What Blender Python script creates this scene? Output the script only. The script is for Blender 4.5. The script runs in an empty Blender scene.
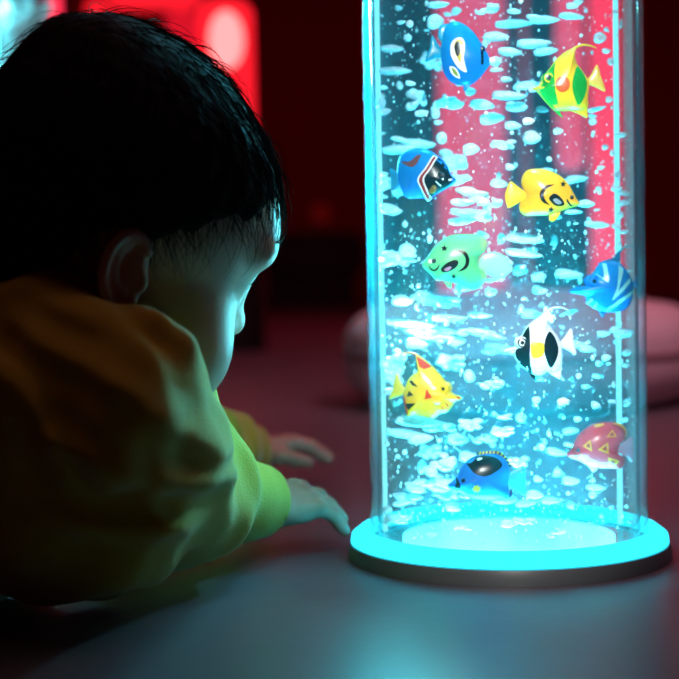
import bpy, bmesh, math, random
import numpy as np
from mathutils import Vector, Matrix, noise
random.seed(11); rng = np.random.default_rng(5)
S = bpy.context.scene
COL = S.collection
PI = math.pi

# ------------------------------------------------------------------ camera
F = 1500.0
CAM_H = 0.158
PITCH = math.radians(2.67); ROLL = math.radians(-1.04)
MROT = (Matrix.Rotation(PI/2 - PITCH, 3, 'X') @ Matrix.Rotation(ROLL, 3, 'Z'))
CAM = Vector((0, 0, CAM_H))
def P(px, py, d):
    """the point of the place that the photograph shows at pixel (px, py), d metres in front of the lens"""
    return CAM + MROT @ Vector(((px-339.5)/F*d, -(py-339.5)/F*d, -d))
cd = bpy.data.cameras.new('camera'); cam = bpy.data.objects.new('camera', cd); COL.objects.link(cam)
cam.matrix_world = Matrix.Translation(CAM) @ MROT.to_4x4()
cd.sensor_width = 36; cd.lens = F*36/679; cd.clip_start = 0.02
cd.dof.use_dof = True; cd.dof.focus_distance = 0.738; cd.dof.aperture_fstop = 7.3; cd.dof.aperture_blades = 0
S.camera = cam
S.view_settings.view_transform = 'Standard'; S.view_settings.look = 'None'
S.view_settings.exposure = 0.0; S.view_settings.gamma = 1.0; S.view_settings.use_curve_mapping = False
S.cycles.use_denoising = True
S.cycles.transparent_max_bounces = 48
S.cycles.max_bounces = 10
S.cycles.sample_clamp_indirect = 6
w = bpy.data.worlds.new('world'); S.world = w; w.use_nodes = True
w.node_tree.nodes['Background'].inputs[0].default_value = (0.5, 0.12, 0.13, 1)
w.node_tree.nodes['Background'].inputs[1].default_value = 0.0

# ------------------------------------------------------------------ materials
def lin(c):
    return tuple((x/12.92 if x <= 0.04045 else ((x+0.055)/1.055)**2.4) for x in [v/255 for v in c])
def pmat(name, col, rough=0.5, spec=0.5, coat=0.0, emit=None, es=0.0, sheen=0.0, trans=0.0, sss=0.0, metal=0.0, noise_amt=0.0, noise_scale=40.0, bump=0.0, bump_scale=200.0, alpha=1.0, col2=None):
    m = bpy.data.materials.new(name); m.use_nodes = True
    nt = m.node_tree; b = nt.nodes['Principled BSDF']
    b.inputs['Base Color'].default_value = (*col, 1); b.inputs['Roughness'].default_value = rough
    b.inputs['Specular IOR Level'].default_value = spec; b.inputs['Coat Weight'].default_value = coat
    b.inputs['Coat Roughness'].default_value = 0.15
    b.inputs['Metallic'].default_value = metal; b.inputs['Alpha'].default_value = alpha
    b.inputs['Sheen Weight'].default_value = sheen
    if trans: b.inputs['Transmission Weight'].default_value = trans
    if sss:
        b.inputs['Subsurface Weight'].default_value = sss; b.inputs['Subsurface Radius'].default_value = (1, .35, .2); b.inputs['Subsurface Scale'].default_value = 0.004
    if emit:
        b.inputs['Emission Color'].default_value = (*emit, 1); b.inputs['Emission Strength'].default_value = es
    if noise_amt or bump:
        tc = nt.nodes.new('ShaderNodeTexCoord')
    if noise_amt:
        n = nt.nodes.new('ShaderNodeTexNoise'); n.inputs['Scale'].default_value = noise_scale; n.inputs['Detail'].default_value = 5
        nt.links.new(tc.outputs['Object'], n.inputs['Vector'])
        mx = nt.nodes.new('ShaderNodeMix'); mx.data_type = 'RGBA'
        c2 = col2 or tuple(x*(1-noise_amt) for x in col)
        mx.inputs[6].default_value = (*col, 1); mx.inputs[7].default_value = (*c2, 1)
        nt.links.new(n.outputs['Fac'], mx.inputs[0]); nt.links.new(mx.outputs[2], b.inputs['Base Color'])
    if bump:
        n2 = nt.nodes.new('ShaderNodeTexNoise'); n2.inputs['Scale'].default_value = bump_scale; n2.inputs['Detail'].default_value = 4
        nt.links.new(tc.outputs['Object'], n2.inputs['Vector'])
        bp = nt.nodes.new('ShaderNodeBump'); bp.inputs['Strength'].default_value = bump; bp.inputs['Distance'].default_value = 0.002
        nt.links.new(n2.outputs['Fac'], bp.inputs['Height']); nt.links.new(bp.outputs['Normal'], b.inputs['Normal'])
    return m
def emat(name, col, strength):
    m = bpy.data.materials.new(name); m.use_nodes = True
    nt = m.node_tree; nt.nodes.clear()
    o = nt.nodes.new('ShaderNodeOutputMaterial'); e = nt.nodes.new('ShaderNodeEmission')
    e.inputs[0].default_value = (*col, 1); e.inputs[1].default_value = strength
    nt.links.new(e.outputs[0], o.inputs[0]); return m
def clear_mat(name, ior, tint=(1, 1, 1), gloss_rough=0.02, vol=None, gain=1.0):
    """clear wall or water: light goes straight through, Fresnel reflection on the face, optional scattering inside"""
    m = bpy.data.materials.new(name); m.use_nodes = True
    nt = m.node_tree; nt.nodes.clear(); N = nt.nodes.new; L = nt.links.new
    o = N('ShaderNodeOutputMaterial'); t = N('ShaderNodeBsdfTransparent'); g = N('ShaderNodeBsdfGlossy'); mx = N('ShaderNodeMixShader'); fr = N('ShaderNodeFresnel')
    t.inputs[0].default_value = (*tint, 1); g.inputs['Roughness'].default_value = gloss_rough; fr.inputs['IOR'].default_value = ior
    mu = N('ShaderNodeMath'); mu.operation = 'MULTIPLY'; mu.inputs[1].default_value = gain; mu.use_clamp = True
    geo = N('ShaderNodeNewGeometry'); im = N('ShaderNodeMapRange')        # same reflectance from either side of the face
    im.inputs[3].default_value = ior; im.inputs[4].default_value = 1/ior
    L(geo.outputs['Backfacing'], im.inputs[0]); L(im.outputs[0], fr.inputs['IOR'])
    L(fr.outputs[0], mu.inputs[0]); L(mu.outputs[0], mx.inputs[0]); L(t.outputs[0], mx.inputs[1]); L(g.outputs[0], mx.inputs[2]); L(mx.outputs[0], o.inputs['Surface'])
    if vol:
        col, dens, ab = vol
        s = N('ShaderNodeVolumeScatter'); s.inputs['Color'].default_value = (*col, 1); s.inputs['Density'].default_value = dens; s.inputs['Anisotropy'].default_value = 0.15
        if ab:
            a = N('ShaderNodeVolumeAbsorption'); a.inputs['Color'].default_value = (*ab[0], 1); a.inputs['Density'].default_value = ab[1]
            ad = N('ShaderNodeAddShader'); L(s.outputs[0], ad.inputs[0]); L(a.outputs[0], ad.inputs[1]); L(ad.outputs[0], o.inputs['Volume'])
        else:
            L(s.outputs[0], o.inputs['Volume'])
    return m

# ------------------------------------------------------------------ object helpers
def tag(o, label=None, cat=None, group=None, kind=None):
    if label: o['label'] = label
    if cat: o['category'] = cat
    if group: o['group'] = group
    if kind: o['kind'] = kind
    return o
def link(name, me, parent=None, loc=None):
    o = bpy.data.objects.new(name, me); COL.objects.link(o)
    if parent: o.parent = parent
    if loc is not None: o.location = loc
    return o
def empty(name, loc=(0, 0, 0)):
    o = bpy.data.objects.new(name, None); COL.objects.link(o); o.location = loc; o.empty_display_size = 0.02
    return o
def mesh(name, verts, faces, mats, midx=None, smooth=True):
    me = bpy.data.meshes.new(name)
    me.from_pydata([tuple(map(float, v)) for v in verts], [], [tuple(map(int, f)) for f in faces])
    for m in (mats if isinstance(mats, (list, tuple)) else [mats]): me.materials.append(m)
    if midx is not None: me.polygons.foreach_set('material_index', list(midx))
    me.polygons.foreach_set('use_smooth', [smooth]*len(me.polygons))
    me.update(); return me
def recalc(me):
    bm = bmesh.new(); bm.from_mesh(me); bmesh.ops.recalc_face_normals(bm, faces=bm.faces); bm.to_mesh(me); bm.free(); return me
def box_mesh(name, x0, x1, y0, y1, z0, z1, m, bev=0.0):
    bm = bmesh.new(); bmesh.ops.create_cube(bm, size=1)
    for v in bm.verts: v.co = Vector((x0+(v.co.x+.5)*(x1-x0), y0+(v.co.y+.5)*(y1-y0), z0+(v.co.z+.5)*(z1-z0)))
    if bev: bmesh.ops.bevel(bm, geom=bm.edges[:], offset=bev, segments=3, affect='EDGES')
    me = bpy.data.meshes.new(name); bm.to_mesh(me); bm.free(); me.materials.append(m); return me
def lathe(name, prof, m, n=96, closed=False):
    """turn a profile of (radius, height) about the z axis"""
    vs, fs = [], []
    k = len(prof)
    for i in range(n):
        a = 2*PI*i/n
        for r, z in prof: vs.append((r*math.cos(a), r*math.sin(a), z))
    for i in range(n):
        j = (i+1) % n
        for q in range(k if closed else k-1):
            q2 = (q+1) % k
            fs.append((i*k+q, j*k+q, j*k+q2, i*k+q2))
    me = mesh(name, vs, fs, m)
    bm = bmesh.new(); bm.from_mesh(me); bmesh.ops.remove_doubles(bm, verts=bm.verts, dist=1e-6); bmesh.ops.recalc_face_normals(bm, faces=bm.faces); bm.to_mesh(me); bm.free()
    try: me.set_sharp_from_angle(angle=math.radians(40))
    except Exception: pass
    return me

# ------------------------------------------------------------------ signed-distance modelling (numpy surface nets)
def smin(a, b, k):
    h = np.clip(.5+.5*(b-a)/k, 0, 1); return b*(1-h)+a*h - k*h*(1-h)
def smax(a, b, k): return -smin(-a, -b, k)
def ell(p, c, r):
    q = (p-np.array(c, np.float32))/np.array(r, np.float32)
    k0 = np.sqrt((q*q).sum(1))+1e-9; k1 = np.sqrt(((q/np.array(r, np.float32))**2).sum(1))+1e-9
    return k0*(k0-1)/k1
def sph(p, c, r): return np.sqrt(((p-np.array(c, np.float32))**2).sum(1))-r
def cone(p, a, b, ra, rb):
    a = np.array(a, np.float32); b = np.array(b, np.float32); ab = b-a
    t = np.clip(((p-a)@ab)/(ab@ab), 0, 1)
    return np.sqrt(((p-a-t[:, None]*ab)**2).sum(1)) - (ra+(rb-ra)*t)
def chain(p, pts, rs, k=0.004):
    d = None
    for i in range(len(pts)-1):
        e = cone(p, pts[i], pts[i+1], rs[i], rs[i+1]); d = e if d is None else smin(d, e, k)
    return d
def sdf_mesh(name, fn, lo, hi, h, mats, matfn=None):
    lo = np.array(lo, np.float32); hi = np.array(hi, np.float32); B = 6
    nb = np.ceil((hi-lo)/(h*B)).astype(int)+1
    H = h*B
    cg = np.stack(np.meshgrid(*[np.arange(n) for n in nb], indexing='ij'), -1).reshape(-1, 3)
    cc = lo+(cg+.5)*H-h/2
    cdv = np.concatenate([fn(c.astype(np.float32)) for c in np.array_split(cc, max(1, len(cc)//400000))]).reshape(nb)
    D = np.repeat(np.repeat(np.repeat(cdv.astype(np.float32), B, 0), B, 1), B, 2)
    act = np.argwhere(np.abs(cdv) < H*1.5)
    sub = np.stack(np.meshgrid(*[np.arange(B)]*3, indexing='ij'), -1).reshape(-1, 3)
    for ch in np.array_split(act, max(1, len(act)//2500)):
        ix = (ch[:, None, :]*B+sub[None]).reshape(-1, 3)
        D[ix[:, 0], ix[:, 1], ix[:, 2]] = fn((lo+ix*h).astype(np.float32))
    s = (D < 0)
    c = np.zeros(tuple(np.array(s.shape)-1), np.uint8)
    for dx in (0, 1):
        for dy in (0, 1):
            for dz in (0, 1):
                c += s[dx:s.shape[0]-1+dx, dy:s.shape[1]-1+dy, dz:s.shape[2]-1+dz]
    ac = np.argwhere((c > 0) & (c < 8))
    off = np.array([[x, y, z] for x in (0, 1) for y in (0, 1) for z in (0, 1)])
    V = np.stack([D[ac[:, 0]+o[0], ac[:, 1]+o[1], ac[:, 2]+o[2]] for o in off], 1)
    acc = np.zeros((len(ac), 3)); cnt = np.zeros(len(ac))
    for i in range(8):
        for j in range(i+1, 8):
            if abs(off[i]-off[j]).sum() != 1: continue
            a, b = V[:, i], V[:, j]; cr = (a < 0) != (b < 0)
            t = np.where(cr, a/(a-b+1e-12), 0)
            acc += np.where(cr[:, None], off[i]+(off[j]-off[i])*t[:, None], 0); cnt += cr
    verts = lo+(ac+acc/cnt[:, None])*h
    idx = -np.ones(c.shape, np.int32); idx[ac[:, 0], ac[:, 1], ac[:, 2]] = np.arange(len(ac))
    faces = []
    for ax in range(3):
        u, v = [(1, 2), (2, 0), (0, 1)][ax]
        sl0 = [slice(None)]*3; sl1 = [slice(None)]*3; sl0[ax] = slice(0, -1); sl1[ax] = slice(1, None)
        e = np.argwhere(s[tuple(sl0)] != s[tuple(sl1)])
        e = e[(e[:, u] > 0) & (e[:, v] > 0) & (e[:, u] < s.shape[u]-1) & (e[:, v] < s.shape[v]-1)]
        du = np.zeros(3, int); du[u] = 1; dv = np.zeros(3, int); dv[v] = 1
        q = [e-du-dv, e-dv, e, e-du]
        f = np.stack([idx[a[:, 0], a[:, 1], a[:, 2]] for a in q], 1)
        fl = ~s[e[:, 0], e[:, 1], e[:, 2]]
        f[fl] = f[fl][:, ::-1]
        faces.append(f[(f >= 0).all(1)])
    f = np.concatenate(faces)
    me = bpy.data.meshes.new(name)
    me.vertices.add(len(verts)); me.vertices.foreach_set('co', verts.astype(np.float32).ravel())
    me.loops.add(len(f)*4); me.loops.foreach_set('vertex_index', f.astype(np.int32).ravel())
    me.polygons.add(len(f)); me.polygons.foreach_set('loop_start', np.arange(0, len(f)*4, 4, dtype=np.int32))
    for m in (mats if isinstance(mats, (list, tuple)) else [mats]): me.materials.append(m)
    if matfn is not None:
        me.polygons.foreach_set('material_index', matfn(verts[f].mean(1).astype(np.float32)).astype(np.int32))
    me.polygons.foreach_set('use_smooth', np.ones(len(f), bool))
    me.update(calc_edges=True); me.validate(); return me

# ------------------------------------------------------------------ room
M_floor = pmat('floor_mat', lin((112, 92, 102)), rough=0.4, spec=0.45, noise_amt=0.18, noise_scale=6, bump=0.12, bump_scale=60)
M_wall = pmat('wall_paint', lin((152, 10, 14)), rough=0.8, noise_amt=0.2, noise_scale=3)
M_black = pmat('black_paint', (0.012, 0.010, 0.012), rough=0.6, spec=0.2)
def structure(name, me):
    return tag(link(name, me), kind='structure')
structure('floor', box_mesh('floor', -3.5, 3.5, -2.5, 7.0, -0.1, 0, M_floor))
structure('wall_back', box_mesh('wall_back', -3.6, 3.6, 7.0, 7.1, -0.1, 2.6, M_wall))
structure('wall_left', box_mesh('wall_left', -3.6, -3.5, -2.5, 7.0, -0.1, 2.6, M_wall))
structure('wall_right', box_mesh('wall_right', 3.5, 3.6, -2.5, 7.0, -0.1, 2.6, M_wall))
structure('wall_front', box_mesh('wall_front', -3.6, 3.6, -2.6, -2.5, -0.1, 2.6, M_wall))
structure('ceiling', box_mesh('ceiling', -3.6, 3.6, -2.6, 7.1, 2.6, 2.7, M_wall))

def light(name, kind, loc, target, energy, col, **kw):
    ld = bpy.data.lights.new(name, kind); ld.energy = energy; ld.color = col
    for k, v in kw.items(): setattr(ld, k, v)
    o = bpy.data.objects.new(name, ld); COL.objects.link(o); o.location = loc
    if target is not None:
        o.rotation_euler = (Vector(target)-Vector(loc)).to_track_quat('-Z', 'Y').to_euler()
    return o

# ------------------------------------------------------------------ the bubble column in front
AX = P(505, 290, 0.82); TX, TY = AX.x, AX.y
R_O = 0.0757; R_I = 0.0715; T_TOP = 0.9
CYAN = (0.02, 0.72, 0.95)
M_acryl = clear_mat('clear_acrylic', 1.49, gloss_rough=0.0, vol=((0.03, 0.8, 1.0), 5.5, None))
M_water = clear_mat('bubbling_water', 1.12, gloss_rough=0.05, vol=((0.03, 0.55, 0.68), 1.05, ((0.01, 0.78, 0.9), 5.5)))
M_base = pmat('grey_base_plastic', (0.12, 0.13, 0.14), rough=0.35)
M_ring = emat('cyan_light_ring', (0.02, 0.66, 0.9), 2.6)
M_led = emat('led_plate', (0.1, 0.85, 1.0), 4.0)
col1 = empty('bubble_column', (TX, TY, 0))
tag(col1, 'large clear bubble column of lit cyan water, with toy fish floating inside', 'bubble column')
link('base', lathe('base', [(0, 0), (R_O+.0125, 0), (R_O+.0125, .004), (R_O+.0115, .008), (R_O+.001, .0085), (R_O+.001, .0075), (0, .0075)], M_base), col1)
link('light_ring', lathe('light_ring', [(R_O+.0015, .0086), (R_O+.011, .0086), (R_O+.0105, .012), (R_O+.006, .0155), (R_O+.0015, .016)], M_ring, closed=True), col1)
link('led_plate', lathe('led_plate', [(0, .0076), (.058, .0076), (.058, .0105), (0, .0105)], M_led), col1)
link('tube', lathe('tube', [(R_I, .0077), (R_O, .0077), (R_O, T_TOP), (R_I, T_TOP)], M_acryl, n=160, closed=True), col1)
link('water', lathe('water', [(0, .011), (R_I-.0003, .011), (R_I-.0003, T_TOP-.05), (0, T_TOP-.05)], M_water, n=160), col1)
# added glowing strip standing in for the bright reflection line on the left wall
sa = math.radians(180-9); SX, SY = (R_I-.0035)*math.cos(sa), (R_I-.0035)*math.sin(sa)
strip = box_mesh('highlight_strip', -.0012, .0012, -.0012, .0012, .012, T_TOP-.06, emat('highlight_strip', (.25, .9, 1.0), 1.6)); strip.transform(Matrix.Rotation(sa, 4, 'Z'))
link('highlight_strip', strip, col1, (SX, SY, 0))
sb = math.radians(17); strip = box_mesh('highlight_strip', -.001, .001, -.0012, .0012, .012, T_TOP-.06, strip.materials[0]); strip.transform(Matrix.Rotation(sb, 4, 'Z'))
link('highlight_strip', strip, col1, ((R_I-.003)*math.cos(sb), (R_I-.003)*math.sin(sb), 0))  # second added strip, for the bright line near the right rim
link('cap', lathe('cap', [(0, T_TOP+.0005), (R_O+.004, T_TOP+.0005), (R_O+.004, T_TOP+.02), (0, T_TOP+.02)], M_base), col1)

# ------------------------------------------------------------------ red and cyan columns further back in the room
M_redglow = emat('red_glowing_tube', (1.0, 0.012, 0.025), 1.2)
M_redcore = emat('red_lamp_core', (1.0, 0.22, 0.22), 2.2)
M_reddim = emat('dim_red_tube', (1.0, 0.01, 0.03), 0.7)
M_pink = emat('pink_glowing_tube', (1.0, 0.03, 0.08), 1.7)
M_redtube = emat('bright_red_tube', (1.0, 0.012, 0.05), 2.1)
def red_column(px, d, width_px, label, mat, core=None, top=1.5, z0=0.03, group=None):
    b = P(px, 340, d); r = width_px/2/F*d
    e = empty('red_light_column', (b.x, b.y, 0)); tag(e, label, 'light column', 'red light columns at the back of the room')
    link('base', lathe('base', [(0, 0), (r*1.25, 0), (r*1.25, z0*.9), (r, z0), (0, z0)], M_black, n=48), e)
    rr = min(r*.6, .05)
    prof = [(0, z0+.001)] + [(r-rr+rr*math.sin(t), z0+.001+rr-rr*math.cos(t)) for t in np.linspace(0, PI/2, 7)] + [(r-rr+rr*math.cos(t), top-rr+rr*math.sin(t)) for t in np.linspace(0, PI/2, 7)] + [(0, top)]
    tm = mat
    link('glowing_tube', lathe('glowing_tube', prof, tm, n=48), e)
    if core:
        c = core; cx, cy, cw, ch, cm = c
        q = P(cx, cy, d)
        bm = bmesh.new(); bmesh.ops.create_uvsphere(bm, u_segments=32, v_segments=20, radius=1)
        for v in bm.verts: v.co = Vector((v.co.x*cw/2/F*d, v.co.y*r*.55, v.co.z*ch/2/F*d))
        me = bpy.data.meshes.new('lamp_core'); bm.to_mesh(me); bm.free(); me.materials.append(cm)
        for p_ in me.polygons: p_.use_smooth = True
        link('lamp_core', me, e, (q.x-b.x, -r*.85, q.z))
    return e
red_column(232, 3.0, 56, 'red light column with a glowing pink core, right above the child\'s hair', M_redglow, (229, 46, 34, 58, M_redcore), top=P(232, 3, 3.0).z, z0=P(232, 165, 3.0).z)
red_column(190, 4.6, 36, 'dim dark red light column left of the one with the pink core', M_reddim, None, top=P(190, 14, 4.6).z)
red_column(62, 3.3, 15, 'narrow pinkish red light column close beside the blurred cyan bubble column', M_pink)
red_column(475, 4.0, 66, 'wide pinkish red light column showing through the left half of the clear tube', M_pink)
red_column(607, 2.4, 29, 'bright red light column showing through the right side of the clear tube', M_redtube)
red_column(527.5, 4.4, 6, 'hair-thin red light column showing between the two wider ones through the tube', M_reddim)
red_column(626, 4.2, 6, 'thin red light column right behind the right rim of the clear tube', M_reddim)

# pendant tube light
b = P(571, 172, 3.0); r = 14/F*3.0
pend = empty('red_pendant_light', (b.x, b.y, b.z)); tag(pend, 'red tube light hanging from the ceiling, its round end behind the yellow moon fish', 'pendant light')
link('glowing_tube', lathe('glowing_tube', [(r*math.sin(t), r-r*math.cos(t)) for t in np.linspace(0, PI/2, 9)]+[(r, 1.1), (0, 1.1)], M_pink, n=40), pend)
link('cap', lathe('cap', [(0, 1.1), (r*1.15, 1.1), (r*1.15, 1.16), (r*.3, 1.2), (0, 1.2)], M_black, n=32), pend)
link('cable', lathe('cable', [(0, 1.2), (.004, 1.2), (.004, 2.6-b.z), (0, 2.6-b.z)], M_black, n=12), pend)

# wall lights and a red reflection
q = P(158, 2, 7.0)
bar = empty('wall_light_bar', (q.x, 7.0, q.z)); tag(bar, 'long glowing red light bar on the back wall, above the tuft of hair', 'wall light')
link('glowing_tube', box_mesh('glowing_tube', -.215, .215, -.09, -.012, -.055, .055, M_redglow, .03), bar)
link('back_plate', box_mesh('back_plate', -.235, .235, -.012, 0, -.07, .07, M_black, .004), bar)
q = P(100, 13, 7.0)
rl = empty('round_wall_light', (q.x, 7.0, q.z)); tag(rl, 'round red light on the back wall left of the long light bar', 'wall light')
def disc_y(name, rad, y0, y1, m):
    me = lathe(name, [(0, 0), (rad, 0), (rad*.92, (y1-y0)*.75), (rad*.6, y1-y0), (0, y1-y0)], m, n=40)
    me.transform(Matrix.Translation((0, y0, 0)) @ Matrix.Rotation(PI/2, 4, 'X')); return me
link('glowing_dome', disc_y('glowing_dome', .052, -.012, .03, M_redglow), rl)
link('back_plate', disc_y('back_plate', .06, 0, .012, M_black), rl)
q = P(321, 214, 7.0)
rl2 = empty('red_reflection_spot', (q.x, 7.0, q.z)); tag(rl2, 'faint dark red reflection low on the back wall between face and tube', 'wall light')
link('glowing_dome', disc_y('glowing_dome', .045, -.012, .03, emat('faint_red_reflection', (1, .02, .02), .06)), rl2)  # glowing dome standing in for a red reflection on the wall
link('back_plate', disc_y('back_plate', .05, 0, .012, M_black), rl2)

# low black bench along the back wall
bx0 = P(120, 300, 6.3).x; bx1 = P(366, 300, 6.3).x
bench = empty('low_bench', ((bx0+bx1)/2, 6.4, 0)); tag(bench, 'long low black bench in front of the back wall behind the child\'s face', 'bench')
wd = (bx1-bx0)/2
link('seat', box_mesh('seat', -wd, wd, -.2, .2, .13, .315, pmat('black_vinyl', (.006, .005, .006), .5, .2), .03), bench)
link('plinth', box_mesh('plinth', -wd+.04, wd-.04, -.16, .16, 0, .1295, M_black, .005), bench)

# pale round floor cushion behind the tube
M_pouf = pmat('pale_vinyl', lin((222, 180, 190)), rough=0.5, noise_amt=.1, noise_scale=8)
q = P(522, 400, 1.75); pr = 178/F*1.75; ph = .132
q_pouf = q.copy(); pouf = empty('floor_cushion', (q.x, q.y, 0)); tag(pouf, 'big pale round floor cushion on the floor behind the clear tube', 'cushion')
prof = [(0, 0)]+[(pr-.055+.055*math.sin(t), .05-.05*math.cos(t)) for t in np.linspace(0, PI/2, 8)]+[(pr-.055+.055*math.cos(t), ph-.062+.045*math.sin(t)) for t in np.linspace(0, PI/2, 10)]+[(pr*.45, ph-.004), (0.012, ph)]+[(0, ph-.002)]
link('cover', lathe('cover', prof, M_pouf, n=80), pouf)
ring = [(pr+.003*math.cos(t), .06+.004*math.sin(t)) for t in np.linspace(0, 2*PI, 9)[:-1]]
link('piping', lathe('piping', ring, pmat('piping_vinyl', lin((150, 100, 108)), .5), n=80, closed=True), pouf)
link('button', lathe('button', [(0, ph+.0005), (.011, ph+.0005), (.008, ph+.006), (0, ph+.007)], M_pouf, n=24), pouf)

# blurred cyan bubble column far left
q = P(-8, 200, 2.6)
col2 = empty('bubble_column', (q.x, q.y, 0)); tag(col2, 'blurred cyan bubble column far behind the back of the child\'s head', 'bubble column')
R2 = 62/F*2.6
M_water2 = clear_mat('far_water', 1.12, gloss_rough=.05, vol=((.04, .6, .7), .6, None))
M_acr2 = clear_mat('far_acrylic', 1.49, gloss_rough=.02)
link('base', lathe('base', [(0, 0), (R2+.03, 0), (R2+.03, .40), (R2+.002, .41), (0, .41)], M_base), col2)
link('tube', lathe('tube', [(R2-.005, .4105), (R2, .4105), (R2, 1.4), (R2-.005, 1.4)], M_acr2, closed=True), col2)
link('water', lathe('water', [(0, .411), (R2-.0055, .411), (R2-.0055, 1.35), (0, 1.35)], M_water2), col2)
link('added_glow_rod', lathe('added_glow_rod', [(0, .53), (.012, .53), (.012, 1.3), (0, 1.3)], emat('added_glow_rod', (.1, .85, 1), 14)), col2)  # rod is added, out of view, to light the far bubbles
link('cap', lathe('cap', [(0, 1.4005), (R2+.01, 1.4005), (R2+.01, 1.43), (0, 1.43)], M_base), col2)

for z in (.5, .62):
    light('far_bubble_fill', 'POINT', (col2.location.x+.02, col2.location.y-.05, z), None, 1.0, (.15, .88, 1), shadow_soft_size=.008)  # added point lamps that brighten the far bubbles
# ------------------------------------------------------------------ lights of the room and added fill lamps
# added unseen fill spots aimed through the tube: neutral light on the toy fish
for i, (py, en) in enumerate([(y, 1) for y in range(10, 500, 60)]):
    t = P(505, py, .80)
    light('fish_fill_spot', 'SPOT', (TX*.35, -.55, .62), t, 47*en, (1, .97, .93), spot_size=math.radians(7.4), spot_blend=1.0, shadow_soft_size=.012)
# light plate under the water, plus an added top spot brightening the bubbles
light('column_uplight', 'AREA', (TX, TY, .0112), (TX, TY, 1), 1.55, (.05, .8, 1.0), shape='DISK', size=.128, spread=math.radians(75))
light('column_uplight', 'SPOT', (TX, TY, .0125), (TX, TY, .5), 13, (.7, .97, 1.0), spot_size=math.radians(22), spot_blend=1.0, shadow_soft_size=.02)
light('bubble_fill_spot', 'SPOT', (TX, TY, T_TOP-.06), (TX, TY, 0), 110, (.75, .97, 1.0), spot_size=math.radians(10.5), spot_blend=.4, shadow_soft_size=.02)
# added tall thin lamp by the left strip, lighting the child's face
o = light('face_fill_strip', 'AREA', (TX+SX-.0025, TY+SY-.0035, .245), (TX+SX-.2, TY+SY-.16, .235), 1.8, (.08, .8, 1.0), shape='RECTANGLE', size=.002, size_y=.30)
# dim warm room light near the ceiling, and red wash from the back
light('room_light', 'AREA', (-.2, .45, 2.3), (-.15, .5, .1), 1.2, (1, .55, .35), shape='RECTANGLE', size=.8, size_y=.8)
light('red_wash', 'AREA', (.6, 3.2, 2.45), (.3, 3.4, 0), 9.5, (1, .06, .12), shape='RECTANGLE', size=2.4, size_y=1.5)
light('cushion_fill_spot', 'SPOT', (.55, .95, 1.1), (q_pouf.x, q_pouf.y-.15, .06), 13, (1, .55, .68), spot_size=math.radians(26), spot_blend=1.0, shadow_soft_size=.05)  # added unseen spot that brightens the cushion
light('face_fill_point', 'POINT', (TX-.048, TY-.012, .125), None, .5, (.2, .9, 1.0), shadow_soft_size=.004)  # added point lamp inside the water, brightening the child's face
light('floor_fill', 'AREA', (.6, .95, 1.3), (.35, 1.9, .0), 3, (1, .52, .66), shape='RECTANGLE', size=.6, size_y=.6, spread=math.radians(110))  # added unseen lamp lifting the floor and cushion behind the tube

# ------------------------------------------------------------------ toy fish
def smooth_closed(pts, n=72):
    """Catmull-Rom through a closed outline, resampled evenly"""
    pts = [np.array(p, float) for p in pts]; k = len(pts); out = []
    for i in range(k):
        p0, p1, p2, p3 = pts[i-1], pts[i], pts[(i+1) % k], pts[(i+2) % k]
        for t in np.linspace(0, 1, 8, endpoint=False):
            out.append(.5*((2*p1)+(-p0+p2)*t+(2*p0-5*p1+4*p2-p3)*t*t+(-p0+3*p1-3*p2+p3)*t**3))
    return even(out, n)
def even(out, n):
    out = np.array(list(out)+[out[0]]); sl = np.r_[0, np.cumsum(np.linalg.norm(np.diff(out, axis=0), axis=1))]
    u = np.linspace(0, sl[-1], n, endpoint=False)
    return np.stack([np.interp(u, sl, out[:, 0]), np.interp(u, sl, out[:, 1])], 1)
def smooth_open(pts, n=24):
    pts = [np.array(p, float) for p in pts]; pts = [2*pts[0]-pts[1]]+pts+[2*pts[-1]-pts[-2]]; out = []
    for i in range(1, len(pts)-2):
        p0, p1, p2, p3 = pts[i-1:i+3]
        for t in np.linspace(0, 1, 8, endpoint=False):
            out.append(.5*((2*p1)+(-p0+p2)*t+(2*p0-5*p1+4*p2-p3)*t*t+(-p0+3*p1-3*p2+p3)*t**3))
    out.append(pts[-2]); out = np.array(out)
    sl = np.r_[0, np.cumsum(np.linalg.norm(np.diff(out, axis=0), axis=1))]; u = np.linspace(0, sl[-1], n)
    return np.stack([np.interp(u, sl, out[:, 0]), np.interp(u, sl, out[:, 1])], 1)
_pl = {}
def plastic(rgb, rough=.28, alpha=1.0, name=None):
    k = (rgb, alpha)
    if k not in _pl:
        m = pmat(name or 'toy_plastic', lin(rgb), rough=rough, spec=.3, coat=.12, alpha=alpha, sss=0.0); _pl[k] = m
    return _pl[k]
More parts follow.
